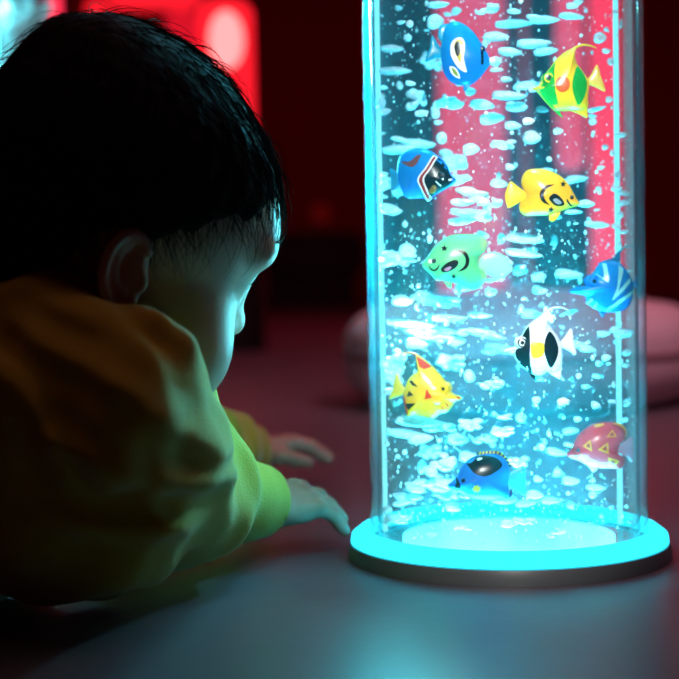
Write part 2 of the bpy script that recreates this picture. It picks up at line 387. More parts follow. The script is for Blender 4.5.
def printed(name, top, bottom, z0, z1, back=None, x0=0, x1=0):
    """plastic whose printed colour runs from one tone to another over the height (and towards the tail) of the fish"""
    m = pmat(name, lin(top), rough=.28, spec=.3, coat=.12); nt = m.node_tree; b = nt.nodes['Principled BSDF']; N = nt.nodes.new; L = nt.links.new
    tc = N('ShaderNodeTexCoord'); sp = N('ShaderNodeSeparateXYZ'); L(tc.outputs['Object'], sp.inputs[0])
    mr = N('ShaderNodeMapRange'); mr.inputs[1].default_value = z0; mr.inputs[2].default_value = z1; L(sp.outputs[2], mr.inputs[0])
    mx = N('ShaderNodeMix'); mx.data_type = 'RGBA'; L(mr.outputs[0], mx.inputs[0]); mx.inputs[6].default_value = (*lin(bottom), 1); mx.inputs[7].default_value = (*lin(top), 1)
    out = mx.outputs[2]
    if back:
        mr2 = N('ShaderNodeMapRange'); mr2.inputs[1].default_value = x0; mr2.inputs[2].default_value = x1; L(sp.outputs[0], mr2.inputs[0])
        m2 = N('ShaderNodeMix'); m2.data_type = 'RGBA'; L(mr2.outputs[0], m2.inputs[0]); L(out, m2.inputs[6]); m2.inputs[7].default_value = (*lin(back), 1); out = m2.outputs[2]
    L(out, b.inputs['Base Color']); return m

FISH = []
class Fish:
    def __init__(self, label, crop, s, centre, depth_off, T, body, bmat, yaw=0.0, group='plastic toy fish in the bubble column', name='toy_fish'):
        ox, oy = crop; self.s = s
        self.cx, self.cy = centre                    # crop pixels of the body centre
        px, py = ox+centre[0]/s, oy+centre[1]/s; self.px = (px, py)
        d = (AX.y)+depth_off
        w_ = P(px, py, d); self.k = d/F/s            # metres per crop pixel
        self.root = empty(name, w_); self.root.rotation_euler = (0, 0, yaw); tag(self.root, label, 'toy fish', group)
        self.T = T; self.loc = w_
        out = smooth_closed([self.m(p) for p in body], 96); self.out = out
        ang = np.arctan2(out[:, 1], out[:, 0]); rad = np.hypot(out[:, 0], out[:, 1])
        self.ta = np.linspace(-PI, PI, 361); self.tr = np.zeros(361)
        nxt = np.roll(np.arange(96), -1)
        for i, a in enumerate(self.ta):
            dx, dy = math.cos(a), math.sin(a); best = 1e-4
            for j in range(96):
                p, q = out[j], out[nxt[j]]; e = q-p; den = dx*e[1]-dy*e[0]
                if abs(den) < 1e-12: continue
                t = (p[0]*e[1]-p[1]*e[0])/den; u = (p[0]*dy-p[1]*dx)/den
                if t > 0 and -1e-6 <= u <= 1+1e-6: best = max(best, t)
            self.tr[i] = best
        vs = []; fs = []
        rings = [1, .985, .95, .88, .78, .65, .5, .34, .17]
        nr = len(rings); n = 96
        for side in (-1, 1):
            base = len(vs)
            for sr in rings:
                for q in out:
                    x, z = q*sr; vs.append((x, side*self.H(x, z, sr), z))
            vs.append((0, side*self.H(0, 0, 0), 0))
            for r in range(nr-1):
                for i in range(n):
                    j = (i+1) % n; f = (base+r*n+i, base+r*n+j, base+(r+1)*n+j, base+(r+1)*n+i); fs.append(f if side < 0 else f[::-1])
            c = base+nr*n
            for i in range(n):
                j = (i+1) % n; f = (base+(nr-1)*n+i, base+(nr-1)*n+j, c); fs.append(f if side < 0 else f[::-1])
        o2 = nr*n+1
        for i in range(n):
            j = (i+1) % n; fs.append((j, i, o2+i, o2+j))
        self.V, self.Fc, self.M, self.mats = vs, fs, [0]*len(fs), [bmat]
        FISH.append(self)
    def m(self, p): return np.array([(p[0]-self.cx)*self.k, -(p[1]-self.cy)*self.k])
    def H(self, x, z, s=None):
        if s is None:
            a = math.atan2(z, x); s = min(1, math.hypot(x, z)/np.interp(a, self.ta, self.tr))
        return .0005+self.T*(max(0, 1-s**2.2))**.62
    def _mi(self, mat):
        if mat not in self.mats: self.mats.append(mat)
        return self.mats.index(mat)
    def patch(self, pts, mat, lift=1, smooth=False, n=40):
        """printed mark on both sides of the body"""
        if smooth: o = smooth_closed([self.m(p) for p in pts], n)
        else: o = even([self.m(p) for p in pts], n)
        if not smooth:      # keep the corners
            c0 = np.array([self.m(p) for p in pts])
            for q in c0: o[np.argmin(((o-q)**2).sum(1))] = q
        c = o.mean(0); mi = self._mi(mat); tt = [1, .72, .45, .2]
        for side in (-1, 1):
            b = len(self.V)
            for t in tt:
                for q in o:
                    x, z = c+(q-c)*t; self.V.append((x, side*(self.H(x, z)+.00012+.00010*lift), z))
            self.V.append((c[0], side*(self.H(*c)+.00012+.0001*lift), c[1]))
            for r in range(len(tt)):
                for i in range(len(o)):
                    j = (i+1) % len(o)
                    f = (b+r*len(o)+i, b+r*len(o)+j) + ((b+(r+1)*len(o)+j, b+(r+1)*len(o)+i) if r < len(tt)-1 else (b+len(tt)*len(o),))
                    self.Fc.append(f); self.M.append(mi)
    def band(self, a, b_, mat, lift=1, n=18, w=4):
        """printed mark between two open lines (crescents, stripes)"""
        A = smooth_open([self.m(p) for p in a], n); B = smooth_open([self.m(p) for p in b_], n); mi = self._mi(mat)
        for side in (-1, 1):
            b0 = len(self.V)
            for i in range(n):
                for t in np.linspace(0, 1, w):
                    x, z = A[i]*(1-t)+B[i]*t; self.V.append((x, side*(self.H(x, z)+.00012+.0001*lift), z))
            for i in range(n-1):
                for t in range(w-1):
                    q = b0+i*w+t; self.Fc.append((q, q+1, q+w+1, q+w)); self.M.append(mi)
    def circle(self, c, r, mat, lift=1, ry=None):
        self.patch([(c[0]+r*math.cos(t), c[1]+(ry or r)*math.sin(t)) for t in np.linspace(0, 2*PI, 20, endpoint=False)], mat, lift, True, 24)
    def star(self, c, r, mat, rot=0, k=5, inner=.42):
        p = []
        for i in range(2*k):
            a = rot-PI/2+PI*i/k; rr = r if i % 2 == 0 else r*inner; p.append((c[0]+rr*math.cos(a), c[1]+rr*math.sin(a)))
        self.patch(p, mat, 2, n=60)
    def fin(self, name, pts, mat, th=.0009, y=0.0, smooth=True, stripes=None):
        o = smooth_closed([self.m(p) for p in pts], 56) if smooth else even([self.m(p) for p in pts], 56)
        c = o.mean(0); vs = []; fs = []; n = len(o); tt = [1, .9, .6, .3]
        for side in (-1, 1):
            b = len(vs)
            for t in tt:
                for q in o:
                    x, z = c+(q-c)*t; vs.append((x-c[0], y+side*(th*(.35+.65*math.sqrt(1-t*t))), z-c[1]))
            vs.append((0, y+side*th, 0))
            for r in range(len(tt)):
                for i in range(n):
                    j = (i+1) % n
                    f = (b+r*n+i, b+r*n+j)+((b+(r+1)*n+j, b+(r+1)*n+i) if r < len(tt)-1 else (b+len(tt)*n,))
                    fs.append(f if side < 0 else f[::-1])
        o2 = len(tt)*n+1
        for i in range(n): fs.append(((i+1) % n, i, o2+i, o2+(i+1) % n))
        ob = link(name, recalc(mesh(name, vs, fs, mat)), self.root, (c[0], 0, c[1])); return ob
    def filament(self, name, pts, w0, w1, mat):
        c = smooth_open([self.m(p) for p in pts], 26); vs = []; fs = []
        for i, q in enumerate(c):
            r = (w0+(w1-w0)*i/25)*self.k/2
            t = c[min(i+1, 25)]-c[max(i-1, 0)]; t /= np.linalg.norm(t)+1e-9; nx, nz = -t[1], t[0]
            for a in range(8):
                al = 2*PI*a/8; vs.append((q[0]+nx*r*math.cos(al), min(r, .0008)*math.sin(al), q[1]+nz*r*math.cos(al)))
        for i in range(25):
            for a in range(8): fs.append((i*8+a, i*8+(a+1) % 8, (i+1)*8+(a+1) % 8, (i+1)*8+a))
        fs.append(tuple(range(8))[::-1]); fs.append(tuple(25*8+a for a in range(8)))
        return link(name, recalc(mesh(name, vs, fs, mat)), self.root)
    def eye(self, c, rings):
        """a low printed eye on each side; rings = [(radius, material)] from outside in"""
        x, z = self.m(c); h = self.H(x, z)
        for side in (-1, 1):
            vs = []; fs = []; ms = []; mats = []
            prev = None; n = 24; R = rings[0][0]*self.k
            rr = [r*self.k for r, _ in rings]+[0]
            for i, (r, mt) in enumerate(rings):
                mats.append(mt)
                b = len(vs)
                for rad in (rr[i], rr[i+1] if i+1 < len(rings) else rr[i]*.3):
                    yy = .00075*math.sqrt(max(0, 1-(rad/R)**2))+.0002*(rad < R)
                    for a in range(n): vs.append((rad*math.cos(2*PI*a/n), side*yy, rad*math.sin(2*PI*a/n)))
                for a in range(n): fs.append((b+a, b+(a+1) % n, b+n+(a+1) % n, b+n+a)); ms.append(i)
            b = len(vs)-n; fs.append(tuple(b+a for a in range(n))); ms.append(len(rings)-1)
            vs2 = len(vs)
            for a in range(n): vs.append((R*math.cos(2*PI*a/n), -side*.0012, R*math.sin(2*PI*a/n)))
            for a in range(n): fs.append((a, (a+1) % n, vs2+(a+1) % n, vs2+a)); ms.append(0)
            fs.append(tuple(vs2+a for a in range(n))); ms.append(0)
            link('eye', recalc(mesh('eye', vs, fs, mats, ms)), self.root, (x, side*h, z))
    def done(self):
        me = mesh('body', self.V, self.Fc, self.mats, self.M); recalc(me)
        link('body', me, self.root)

BLK = plastic((10, 12, 14)); WHT = plastic((236, 240, 240)); YEL = plastic((246, 205, 20)); SIL = plastic((150, 155, 160))
def grp(a): return 'toy fish in the bubble column'
G = 'toy fish in the bubble column'

# blue fish with a white teardrop
f = Fish('blue toy fish with a white and yellow teardrop mark, topmost at the tube\'s upper left', (410, 15), 7.544, (405, 310), -.045, .0062,
         [(605, 345), (585, 295), (548, 235), (510, 170), (460, 110), (400, 66), (350, 50), (300, 62), (262, 105), (244, 180), (232, 260), (236, 340), (250, 420), (285, 482), (340, 518), (400, 530), (470, 518), (530, 470), (578, 412), (606, 374)],
         printed('blue_print', (22, 165, 220), (18, 78, 205), -.024, .024), group=G)
f.patch([(348, 185), (392, 190), (408, 240), (396, 320), (406, 385), (420, 442), (370, 422), (328, 370), (300, 305), (305, 225)], WHT, 1, True)
f.patch([(356, 200), (390, 215), (392, 262), (378, 325), (372, 372), (350, 335), (332, 290), (330, 232)], plastic((196, 178, 40)), 2, True)
f.patch([(352, 214), (376, 238), (374, 285), (352, 325), (334, 288), (330, 245)], BLK, 3, True)
f.patch([(293, 394), (340, 412), (372, 482), (330, 470), (300, 435)], WHT, 1, True); f.patch([(307, 406), (335, 425), (357, 470), (325, 450)], plastic((130, 150, 50)), 2, True)
for yy, h_ in ((300, 14), (330, 12), (365, 20)): f.patch([(528, yy-h_), (548, yy-h_), (546, yy+h_), (528, yy+h_)], BLK, 2, n=16)
f.fin('tail_fin', [(250, 275), (205, 205), (168, 150), (150, 240), (115, 345), (190, 322), (248, 312)], plastic((20, 150, 190)))
f.fin('anal_fin', [(405, 520), (460, 500), (500, 480), (440, 545), (405, 575)], plastic((25, 135, 205)))
f.fin('dorsal_fin', [(300, 75), (262, 70), (225, 90), (215, 160), (250, 190)], plastic((40, 170, 215)))
f.fin('mouth', [(590, 335), (640, 322), (650, 350), (635, 370), (592, 372)], WHT, .0022)
f.eye((541, 266), [(26, plastic((30, 60, 150))), (17, BLK)]); f.done()

# yellow fish with green bands
f = Fish('yellow toy fish with green head and an orange spot, topmost at the tube\'s upper right', (525, 35), 7.544, (290, 385), -.040, .0062,
         [(52, 402), (100, 378), (122, 345), (128, 305), (162, 280), (198, 236), (235, 186), (290, 140), (340, 112), (382, 98), (378, 150), (390, 215), (430, 270), (462, 320), (482, 345), (482, 400), (474, 470), (468, 545), (440, 575), (340, 572), (270, 572), (225, 570), (170, 520), (120, 460), (90, 425)],
         printed('yellow_print', (246, 206, 70), (238, 205, 20), -.02, .03), group=G)
GRN = plastic((28, 165, 60)); YL2 = plastic((240, 205, 45))
f.patch([(226, 215), (214, 260), (210, 340), (215, 430), (234, 505), (250, 562), (225, 566), (170, 515), (124, 458), (104, 418), (112, 390), (128, 365), (134, 306), (166, 285), (200, 240)], GRN, 1)
f.patch([(388, 245), (430, 290), (458, 360), (455, 430), (425, 500), (390, 538), (360, 480), (342, 400), (355, 320)], GRN, 1, True)
f.circle((270, 382), 54, plastic((226, 95, 25)), 2, 60)
f.eye((170, 330), [(46, GRN), (36, YL2), (26, GRN), (17, BLK)])
f.filament('dorsal_filament', [(370, 108), (410, 88), (450, 80), (500, 88), (542, 105)], 24, 9, YL2)
f.fin('tail_fin', [(475, 335), (505, 290), (545, 228), (570, 310), (606, 428), (540, 402), (488, 378), (472, 360)], plastic((244, 215, 90)))
f.fin('anal_fin', [(340, 565), (420, 560), (474, 500), (470, 560), (466, 625), (400, 596)], YL2)
f.fin('pelvic_fin', [(205, 540), (250, 555), (266, 590), (283, 622), (240, 592)], GRN); f.done()

# blue fish with a black head
f = Fish('blue toy fish with black head and red stripe, at the left of the tube', (380, 135), 7.544, (320, 310), -.030, .006,
         [(582, 345), (546, 308), (520, 250), (482, 195), (440, 158), (380, 120), (300, 98), (220, 104), (160, 140), (130, 200), (122, 290), (130, 350), (150, 400), (165, 440), (195, 468), (260, 478), (330, 478), (370, 500), (400, 470), (440, 445), (500, 415), (562, 376)],
         printed('deep_blue_print', (25, 140, 215), (18, 105, 210), -.02, .02), yaw=-.35, group=G)
f.patch([(446, 172), (482, 200), (518, 252), (544, 312), (576, 345), (558, 372), (500, 410), (438, 440), (400, 465), (382, 488), (372, 440), (356, 340), (402, 258)], BLK, 1)
f.band([(418, 158), (372, 250), (308, 335), (330, 410), (362, 505)], [(452, 176), (412, 262), (362, 335), (378, 410), (398, 480)], WHT, 2)
f.band([(426, 168), (380, 258), (322, 338), (340, 405), (368, 492)], [(442, 178), (400, 262), (350, 335), (364, 405), (384, 474)], plastic((150, 30, 35)), 3)
f.band([(165, 192), (225, 203), (265, 190), (295, 158), (330, 152)], [(166, 196), (215, 228), (270, 245), (308, 215), (332, 160)], plastic((120, 55, 45)), 1)
f.eye((482, 318), [(30, plastic((60, 70, 80))), (24, BLK), (8, plastic((40, 50, 60)))])
f.patch([(495, 335), (508, 340), (503, 352), (494, 348)], WHT, 4, n=12)
f.band([(445, 360), (462, 380), (480, 395)], [(450, 356), (466, 374), (484, 390)], WHT, 3)
f.patch([(540, 345), (566, 338), (560, 350), (540, 358)], WHT, 3, n=12)
f.fin('tail_fin', [(140, 300), (95, 255), (62, 248), (70, 330), (78, 408), (112, 395), (145, 352)], plastic((40, 150, 190), alpha=.75))
f.fin('pectoral_fin', [(395, 430), (430, 385), (455, 405), (440, 440), (415, 450)], plastic((120, 110, 50)), .001, y=-.0058); f.done()

# yellow moon fish
f = Fish('yellow toy fish with a black crescent moon and two black stars', (495, 150), 7.147, (370, 310), -.050, .0066,
         [(605, 388), (575, 340), (540, 270), (500, 215), (440, 170), (370, 142), (290, 132), (228, 145), (194, 190), (190, 240), (205, 285), (222, 312), (216, 342), (184, 365), (171, 402), (182, 442), (222, 468), (300, 468), (380, 466), (470, 440), (540, 416), (592, 402)],
         printed('moon_yellow_print', (248, 200, 60), (245, 165, 10), -.02, .02), group=G)
f.band([(412, 251), (345, 262), (305, 318), (325, 372), (378, 399)], [(412, 253), (358, 280), (335, 322), (346, 362), (378, 397)], BLK, 2, n=24)
f.star((478, 249), 27, BLK, .1); f.star((390, 430), 25, BLK, .1)
f.circle((537, 345), 15, BLK, 2)
f.band([(495, 358), (508, 385), (530, 405), (552, 405)], [(503, 358), (518, 378), (534, 396), (552, 403)], BLK, 2)
f.patch([(372, 348), (402, 318), (440, 330), (482, 380), (476, 402), (425, 402), (388, 376)], BLK, 2, True)
f.patch([(400, 360), (425, 352), (462, 378), (452, 392), (425, 388)], SIL, 3, True)
f.fin('tail_fin', [(222, 305), (160, 255), (113, 220), (85, 270), (71, 320), (80, 378), (95, 410), (140, 390), (190, 360), (222, 340)], plastic((246, 200, 50)))
f.fin('pelvic_fin', [(395, 455), (465, 445), (445, 485), (415, 512), (385, 500)], plastic((246, 200, 50)))
f.eye((537, 345), [(17, BLK), (9, BLK)]); f.done()

# green moon fish
MINT = plastic((110, 210, 150))
f = Fish('mint green toy fish with a black crescent moon and two black stars', (415, 225), 6.79, (270, 240), -.050, .0066,
         [(48, 272), (62, 240), (100, 190), (140, 135), (200, 90), (260, 65), (340, 62), (400, 66), (462, 80), (492, 120), (486, 170), (450, 205), (430, 240), (432, 290), (465, 315), (486, 350), (472, 390), (430, 428), (390, 442), (330, 420), (270, 395), (200, 378), (140, 370), (105, 332), (68, 300)],
         printed('mint_print', (120, 210, 160), (70, 200, 120), -.02, .02, back=(238, 178, 130), x0=.012, x1=.024), group=G)
f.band([(268, 171), (330, 178), (363, 238), (342, 295), (284, 319)], [(268, 174), (318, 200), (337, 240), (324, 282), (284, 316)], BLK, 2, n=24)
f.star((195, 158), 25, BLK, .1); f.star((256, 350), 22, BLK, .1)
f.band([(88, 276), (100, 300), (125, 312), (150, 298), (162, 268)], [(96, 278), (106, 292), (125, 300), (143, 288), (160, 266)], BLK, 2)
f.patch([(170, 298), (202, 262), (262, 237), (287, 252), (270, 287), (222, 315), (182, 318)], BLK, 2, True)
f.patch([(192, 300), (215, 284), (240, 284), (228, 304), (205, 312)], plastic((170, 120, 150)), 3, True)
f.fin('tail_fin', [(430, 262), (455, 212), (540, 188), (612, 220), (665, 300), (640, 335), (565, 372), (500, 332), (436, 300)], plastic((150, 215, 190), alpha=.8))
f.fin('pelvic_fin', [(195, 370), (240, 372), (248, 405), (242, 428), (216, 418)], MINT)
f.circle((100, 243), 14, WHT, 2)
f.eye((125, 243), [(17, BLK), (9, BLK)]); f.done()

# blue striped fish
LCY = plastic((175, 235, 232))
f = Fish('blue toy fish with pale zigzag stripes, at the right rim of the tube', (560, 240), 7.988, (410, 375), -.006, .006,
         [(62, 412), (110, 372), (160, 366), (205, 372), (206, 330), (216, 290), (258, 266), (292, 212), (332, 176), (400, 166), (470, 178), (530, 240), (574, 312), (588, 370), (586, 440), (566, 510), (520, 556), (450, 578), (380, 577), (310, 562), (268, 542), (212, 502), (196, 445), (150, 430), (100, 418)],
         printed('striped_blue_print', (35, 150, 225), (15, 95, 205), -.02, .02), yaw=.12, group=G)
f.band([(325, 186), (326, 240), (322, 300), (272, 262)], [(356, 186), (357, 240), (356, 338), (276, 276)], LCY, 2)
f.patch([(455, 200), (496, 228), (436, 405), (392, 482), (388, 470), (425, 380)], LCY, 2)
f.patch([(436, 405), (545, 302), (556, 330), (475, 412), (392, 482)], LCY, 2)
f.patch([(343, 566), (440, 478), (574, 400), (577, 428), (450, 512), (372, 562)], LCY, 2)
f.patch([(200, 500), (232, 462), (246, 474), (216, 510)], LCY, 2, n=16); f.patch([(250, 532), (270, 494), (278, 510), (268, 544)], LCY, 2, n=16)
f.eye((250, 326), [(48, plastic((25, 100, 190))), (36, plastic((30, 120, 215))), (16, BLK)])
f.fin('dorsal_fin', [(300, 190), (345, 165), (430, 140), (470, 105), (486, 80), (486, 130), (476, 180), (400, 185)], plastic((30, 125, 180), alpha=.85))
f.filament('dorsal_filament', [(484, 95), (510, 66), (550, 54), (585, 54), (612, 62)], 20, 7, plastic((60, 180, 190), alpha=.8))
f.fin('tail_fin', [(580, 345), (600, 325), (618, 290), (622, 330), (622, 385), (600, 372), (582, 390)], plastic((30, 120, 190)))
f.fin('anal_fin', [(300, 555), (340, 565), (365, 572), (345, 600), (334, 615)], plastic((30, 120, 200))); f.done()

# black and white fish
f = Fish('black and white toy fish with a yellow patch and a ringed eye', (505, 300), 7.988, (275, 375), -.048, .0058,
         [(60, 400), (86, 350), (90, 320), (108, 298), (132, 280), (160, 232), (200, 186), (270, 130), (342, 84), (346, 170), (376, 230), (420, 290), (440, 330), (456, 365), (455, 400), (456, 470), (445, 540), (400, 585), (340, 572), (290, 600), (235, 600), (170, 560), (112, 510), (78, 455), (70, 425)],
         plastic((225, 228, 232)), group=G)
f.patch([(190, 204), (191, 300), (186, 420), (190, 500), (212, 580), (190, 585), (168, 552), (112, 505), (84, 455), (76, 420), (88, 350), (94, 322), (112, 302), (136, 284), (162, 238)], BLK, 1)
f.patch([(196, 340), (250, 333), (294, 345), (296, 420), (270, 452), (204, 450)], plastic((226, 214, 20)), 2, True)
f.patch([(348, 250), (392, 300), (416, 380), (411, 440), (386, 500), (354, 542), (320, 480), (298, 390), (310, 312)], BLK, 1, True)
f.eye((130, 336), [(48, WHT), (38, BLK), (26, WHT), (16, BLK)])
f.filament('dorsal_filament', [(342, 92), (372, 70), (420, 60), (470, 66), (520, 92)], 26, 8, plastic((215, 225, 230)))
f.fin('tail_fin', [(445, 335), (475, 300), (532, 228), (546, 320), (568, 440), (512, 412), (458, 380)], plastic((222, 226, 232)))
f.fin('anal_fin', [(340, 570), (400, 560), (450, 500), (446, 570), (441, 633), (390, 612)], plastic((222, 226, 232)))
f.fin('pelvic_fin', [(190, 560), (222, 580), (238, 610), (246, 645), (206, 612)], BLK)
f.fin('mouth', [(80, 385), (40, 378), (14, 402), (40, 430), (80, 425)], plastic((235, 225, 225)), .002); f.done()

# yellow and orange fish with a long snout
f = Fish('yellow toy fish with red and black triangles and a long snout', (380, 345), 7.544, (350, 350), -.034, .0062,
         [(620, 402), (606, 386), (566, 372), (540, 350), (532, 300), (495, 270), (450, 210), (392, 152), (330, 98), (275, 72), (288, 122), (300, 160), (280, 200), (240, 230), (208, 270), (188, 320), (176, 370), (178, 430), (190, 500), (205, 540), (260, 532), (330, 542), (400, 555), (450, 522), (500, 510), (540, 470), (566, 432), (606, 416)],
         printed('warm_yellow_print', (244, 205, 60), (235, 190, 20), -.02, .02, back=(232, 130, 40), x0=-.012, x1=-.024), yaw=-.25, group=G)
RED = plastic((225, 55, 30))
f.patch([(282, 82), (330, 106), (396, 160), (352, 178), (312, 160), (300, 120)], RED, 1)
f.patch([(178, 380), (196, 398), (216, 515), (210, 532), (192, 500), (180, 430)], RED, 1)
f.patch([(370, 324), (412, 390), (354, 402)], RED, 2, n=30)
f.patch([(209, 386), (231, 338), (270, 372)], BLK, 2, n=30); f.patch([(194, 440), (285, 431), (220, 490)], BLK, 2, n=30); f.patch([(226, 268), (250, 262), (302, 308), (262, 300)], BLK, 2, n=30)
f.band([(472, 458), (486, 482), (494, 508)], [(478, 452), (494, 478), (500, 500)], RED, 2, n=8); f.band([(500, 430), (514, 452), (522, 474)], [(506, 426), (524, 448), (530, 462)], RED, 2, n=8)
f.patch([(584, 382), (606, 390), (616, 402), (602, 410)], RED, 2, n=16)
f.eye((492, 325), [(44, plastic((238, 200, 40))), (30, plastic((225, 190, 30))), (12, BLK)])
f.filament('dorsal_filament', [(300, 92), (262, 66), (215, 58), (180, 60), (152, 68)], 26, 8, plastic((240, 140, 70)))
f.fin('tail_fin', [(190, 345), (150, 270), (120, 212), (104, 275), (92, 330), (75, 375), (58, 412), (110, 396), (185, 368)], plastic((225, 210, 60)))
f.fin('pectoral_fin', [(412, 420), (450, 412), (480, 425), (455, 440), (420, 438)], plastic((244, 212, 110)), .0012, y=-.0058); f.done()

# blue fish with a black saddle
f = Fish('blue toy fish with a black saddle and yellow-striped back fin, lowest in the tube', (440, 440), 6.173, (260, 230), -.046, .0066,
         [(46, 275), (100, 230), (120, 180), (165, 128), (220, 97), (300, 85), (370, 95), (412, 130), (430, 175), (424, 230), (418, 290), (425, 330), (415, 362), (370, 376), (300, 377), (230, 370), (178, 354), (120, 322), (72, 300)],
         printed('royal_blue_print', (30, 130, 225), (40, 110, 200), -.02, .02), group=G)
f.patch([(164, 130), (240, 94), (330, 100), (381, 146), (340, 186), (270, 213), (210, 196), (180, 162)], plastic((14, 34, 36)), 1, True)
f.star((218, 291), 30, plastic((180, 170, 50)), .2, k=7, inner=.6)
f.patch([(100, 222), (122, 268), (116, 312), (84, 300), (92, 262)], BLK, 2, n=30)
f.band([(112, 312), (135, 325), (160, 342)], [(116, 304), (142, 318), (168, 338)], plastic((170, 190, 60)), 2, n=8)
for a, b_ in (((240, 100), (252, 70)), ((262, 95), (272, 68)), ((284, 92), (292, 66)), ((306, 90), (314, 65)), ((328, 92), (338, 66)), ((350, 95), (362, 70)), ((370, 104), (388, 82)), ((386, 116), (408, 102)), ((402, 132), (426, 124)), ((414, 150), (438, 148))):
    f.filament('fin_spine', [a, ((a[0]+b_[0])/2+2, (a[1]+b_[1])/2), b_], 14, 8, plastic((200, 205, 40)))
f.fin('dorsal_fin', [(232, 95), (258, 74), (350, 72), (400, 98), (438, 156), (422, 172), (380, 120), (300, 95)], plastic((20, 28, 34)), .0005)
f.fin('tail_fin', [(415, 215), (470, 180), (520, 172), (526, 260), (520, 342), (470, 312), (412, 262)], plastic((60, 180, 205), alpha=.7))
f.fin('pelvic_fin', [(188, 352), (246, 368), (250, 390), (242, 408)], plastic((60, 150, 205)))
f.fin('anal_fin', [(398, 345), (430, 310), (446, 312), (440, 352), (408, 364)], plastic((40, 45, 80)))
f.eye((140, 241), [(14, BLK), (7, BLK)]); f.done()

# red fish
f = Fish('coral red toy fish with yellow-edged triangles, at the lower right of the tube', (560, 410), 7.544, (290, 280), -.014, .0062,
         [(44, 332), (90, 290), (120, 215), (165, 160), (240, 110), (330, 93), (420, 95), (480, 122), (503, 170), (488, 222), (445, 275), (440, 330), (482, 365), (488, 410), (450, 448), (380, 442), (280, 440), (200, 415), (140, 382), (88, 365)],
         printed('coral_print', (222, 62, 72), (226, 42, 52), -.02, .02), group=G)
OR = plastic((245, 165, 30)); DR = plastic((190, 35, 35))
for tri in ([(160, 262), (216, 212), (226, 302)], [(268, 288), (348, 234), (352, 322)], [(334, 196), (385, 140), (418, 198)], [(344, 346), (438, 380), (374, 438)]):
    f.patch(tri, OR, 1, n=36); c = np.mean(tri, 0); f.patch([tuple(c+(np.array(p)-c)*.5) for p in tri], DR, 2, n=30)
f.band([(392, 100), (440, 112), (488, 150), (488, 210)], [(380, 112), (425, 135), (462, 170), (478, 216)], DR, 1)
f.band([(400, 95), (452, 104), (500, 150), (494, 215)], [(394, 102), (442, 116), (486, 156), (486, 212)], OR, 2)
f.band([(425, 440), (455, 400), (482, 368)], [(448, 446), (470, 415), (488, 390)], DR, 1, n=10)
f.patch([(250, 108), (330, 96), (325, 112), (262, 126)], OR, 1, n=24)
f.circle((240, 404), 34, plastic((240, 200, 110)), 2, 30); f.patch([(160, 172), (186, 150), (178, 182)], DR, 2, n=18)
f.band([(95, 270), (90, 310), (118, 352)], [(112, 262), (106, 306), (128, 340)], DR, 1, n=12)
f.eye((127, 293), [(26, DR), (13, BLK)])
f.patch([(118, 345), (150, 320), (150, 350), (132, 366)], plastic((244, 205, 150)), 2, n=20)
f.fin('tail_fin', [(435, 292), (500, 228), (545, 208), (556, 300), (546, 396), (490, 352), (438, 322)], plastic((205, 150, 170), alpha=.8))
f.fin('pelvic_fin', [(205, 415), (280, 438), (262, 458), (248, 472), (225, 445)], plastic((235, 130, 120))); f.done()

# ------------------------------------------------------------------ air bubbles
def bubble_mat():
    m = bpy.data.materials.new('air_bubble'); m.use_nodes = True
    nt = m.node_tree; nt.nodes.clear(); N = nt.nodes.new; L = nt.links.new
    o = N('ShaderNodeOutputMaterial'); d = N('ShaderNodeBsdfDiffuse'); t = N('ShaderNodeBsdfTranslucent'); g = N('ShaderNodeBsdfGlossy'); tr = N('ShaderNodeBsdfTransparent')
    d.inputs[0].default_value = (.95, .98, 1, 1); t.inputs[0].default_value = (.95, .98, 1, 1); g.inputs['Roughness'].default_value = .12
    a = N('ShaderNodeMixShader'); a.inputs[0].default_value = .2; L(d.outputs[0], a.inputs[1]); L(t.outputs[0], a.inputs[2])
    fr = N('ShaderNodeFresnel'); fr.inputs[0].default_value = 1.5
    b = N('ShaderNodeMixShader'); L(fr.outputs[0], b.inputs[0]); L(a.outputs[0], b.inputs[1]); L(g.outputs[0], b.inputs[2])
    # foamy skin: some of it clear
    tc = N('ShaderNodeTexCoord'); n = N('ShaderNodeTexNoise'); n.inputs['Scale'].default_value = 2.2; n.inputs['Detail'].default_value = 3; n.inputs['Distortion'].default_value = 1.5
    L(tc.outputs['Object'], n.inputs['Vector']); mr = N('ShaderNodeMapRange'); mr.inputs[1].default_value = .40; mr.inputs[2].default_value = .60; mr.inputs[3].default_value = .75; mr.inputs[4].default_value = 1.0
    L(n.outputs['Fac'], mr.inputs[0])
    c = N('ShaderNodeMixShader'); L(mr.outputs[0], c.inputs[0]); L(tr.outputs[0], c.inputs[1]); L(b.outputs[0], c.inputs[2]); L(c.outputs[0], o.inputs[0])
    return m
M_bub = bubble_mat()
def ico(name, sub, fn):
    bm = bmesh.new(); bmesh.ops.create_icosphere(bm, subdivisions=sub, radius=1)
    for v in bm.verts: v.co = fn(v.co.copy())
    me = bpy.data.meshes.new(name); bm.to_mesh(me); bm.free(); me.materials.append(M_bub)
    for p in me.polygons: p.use_smooth = True
    return me
def lumpy(seed, amp):
    def fn(c):
        n = noise.noise(c*1.1+Vector((seed*7.1, seed*3.3, 0)))*amp+noise.noise(c*2.5+Vector((0, seed*5.7, seed)))*amp*.45
        return c*(1+n)
    return fn
def lens(seed):
    def fn(c):
        n = lumpy(seed, .16)(c); n.x *= 1+.25*math.copysign(abs(c.x)**3, c.x)
        return n
    return fn
def drop(c): return Vector((c.x*(1-.35*max(0, c.z)), c.y*(1-.35*max(0, c.z)), c.z))
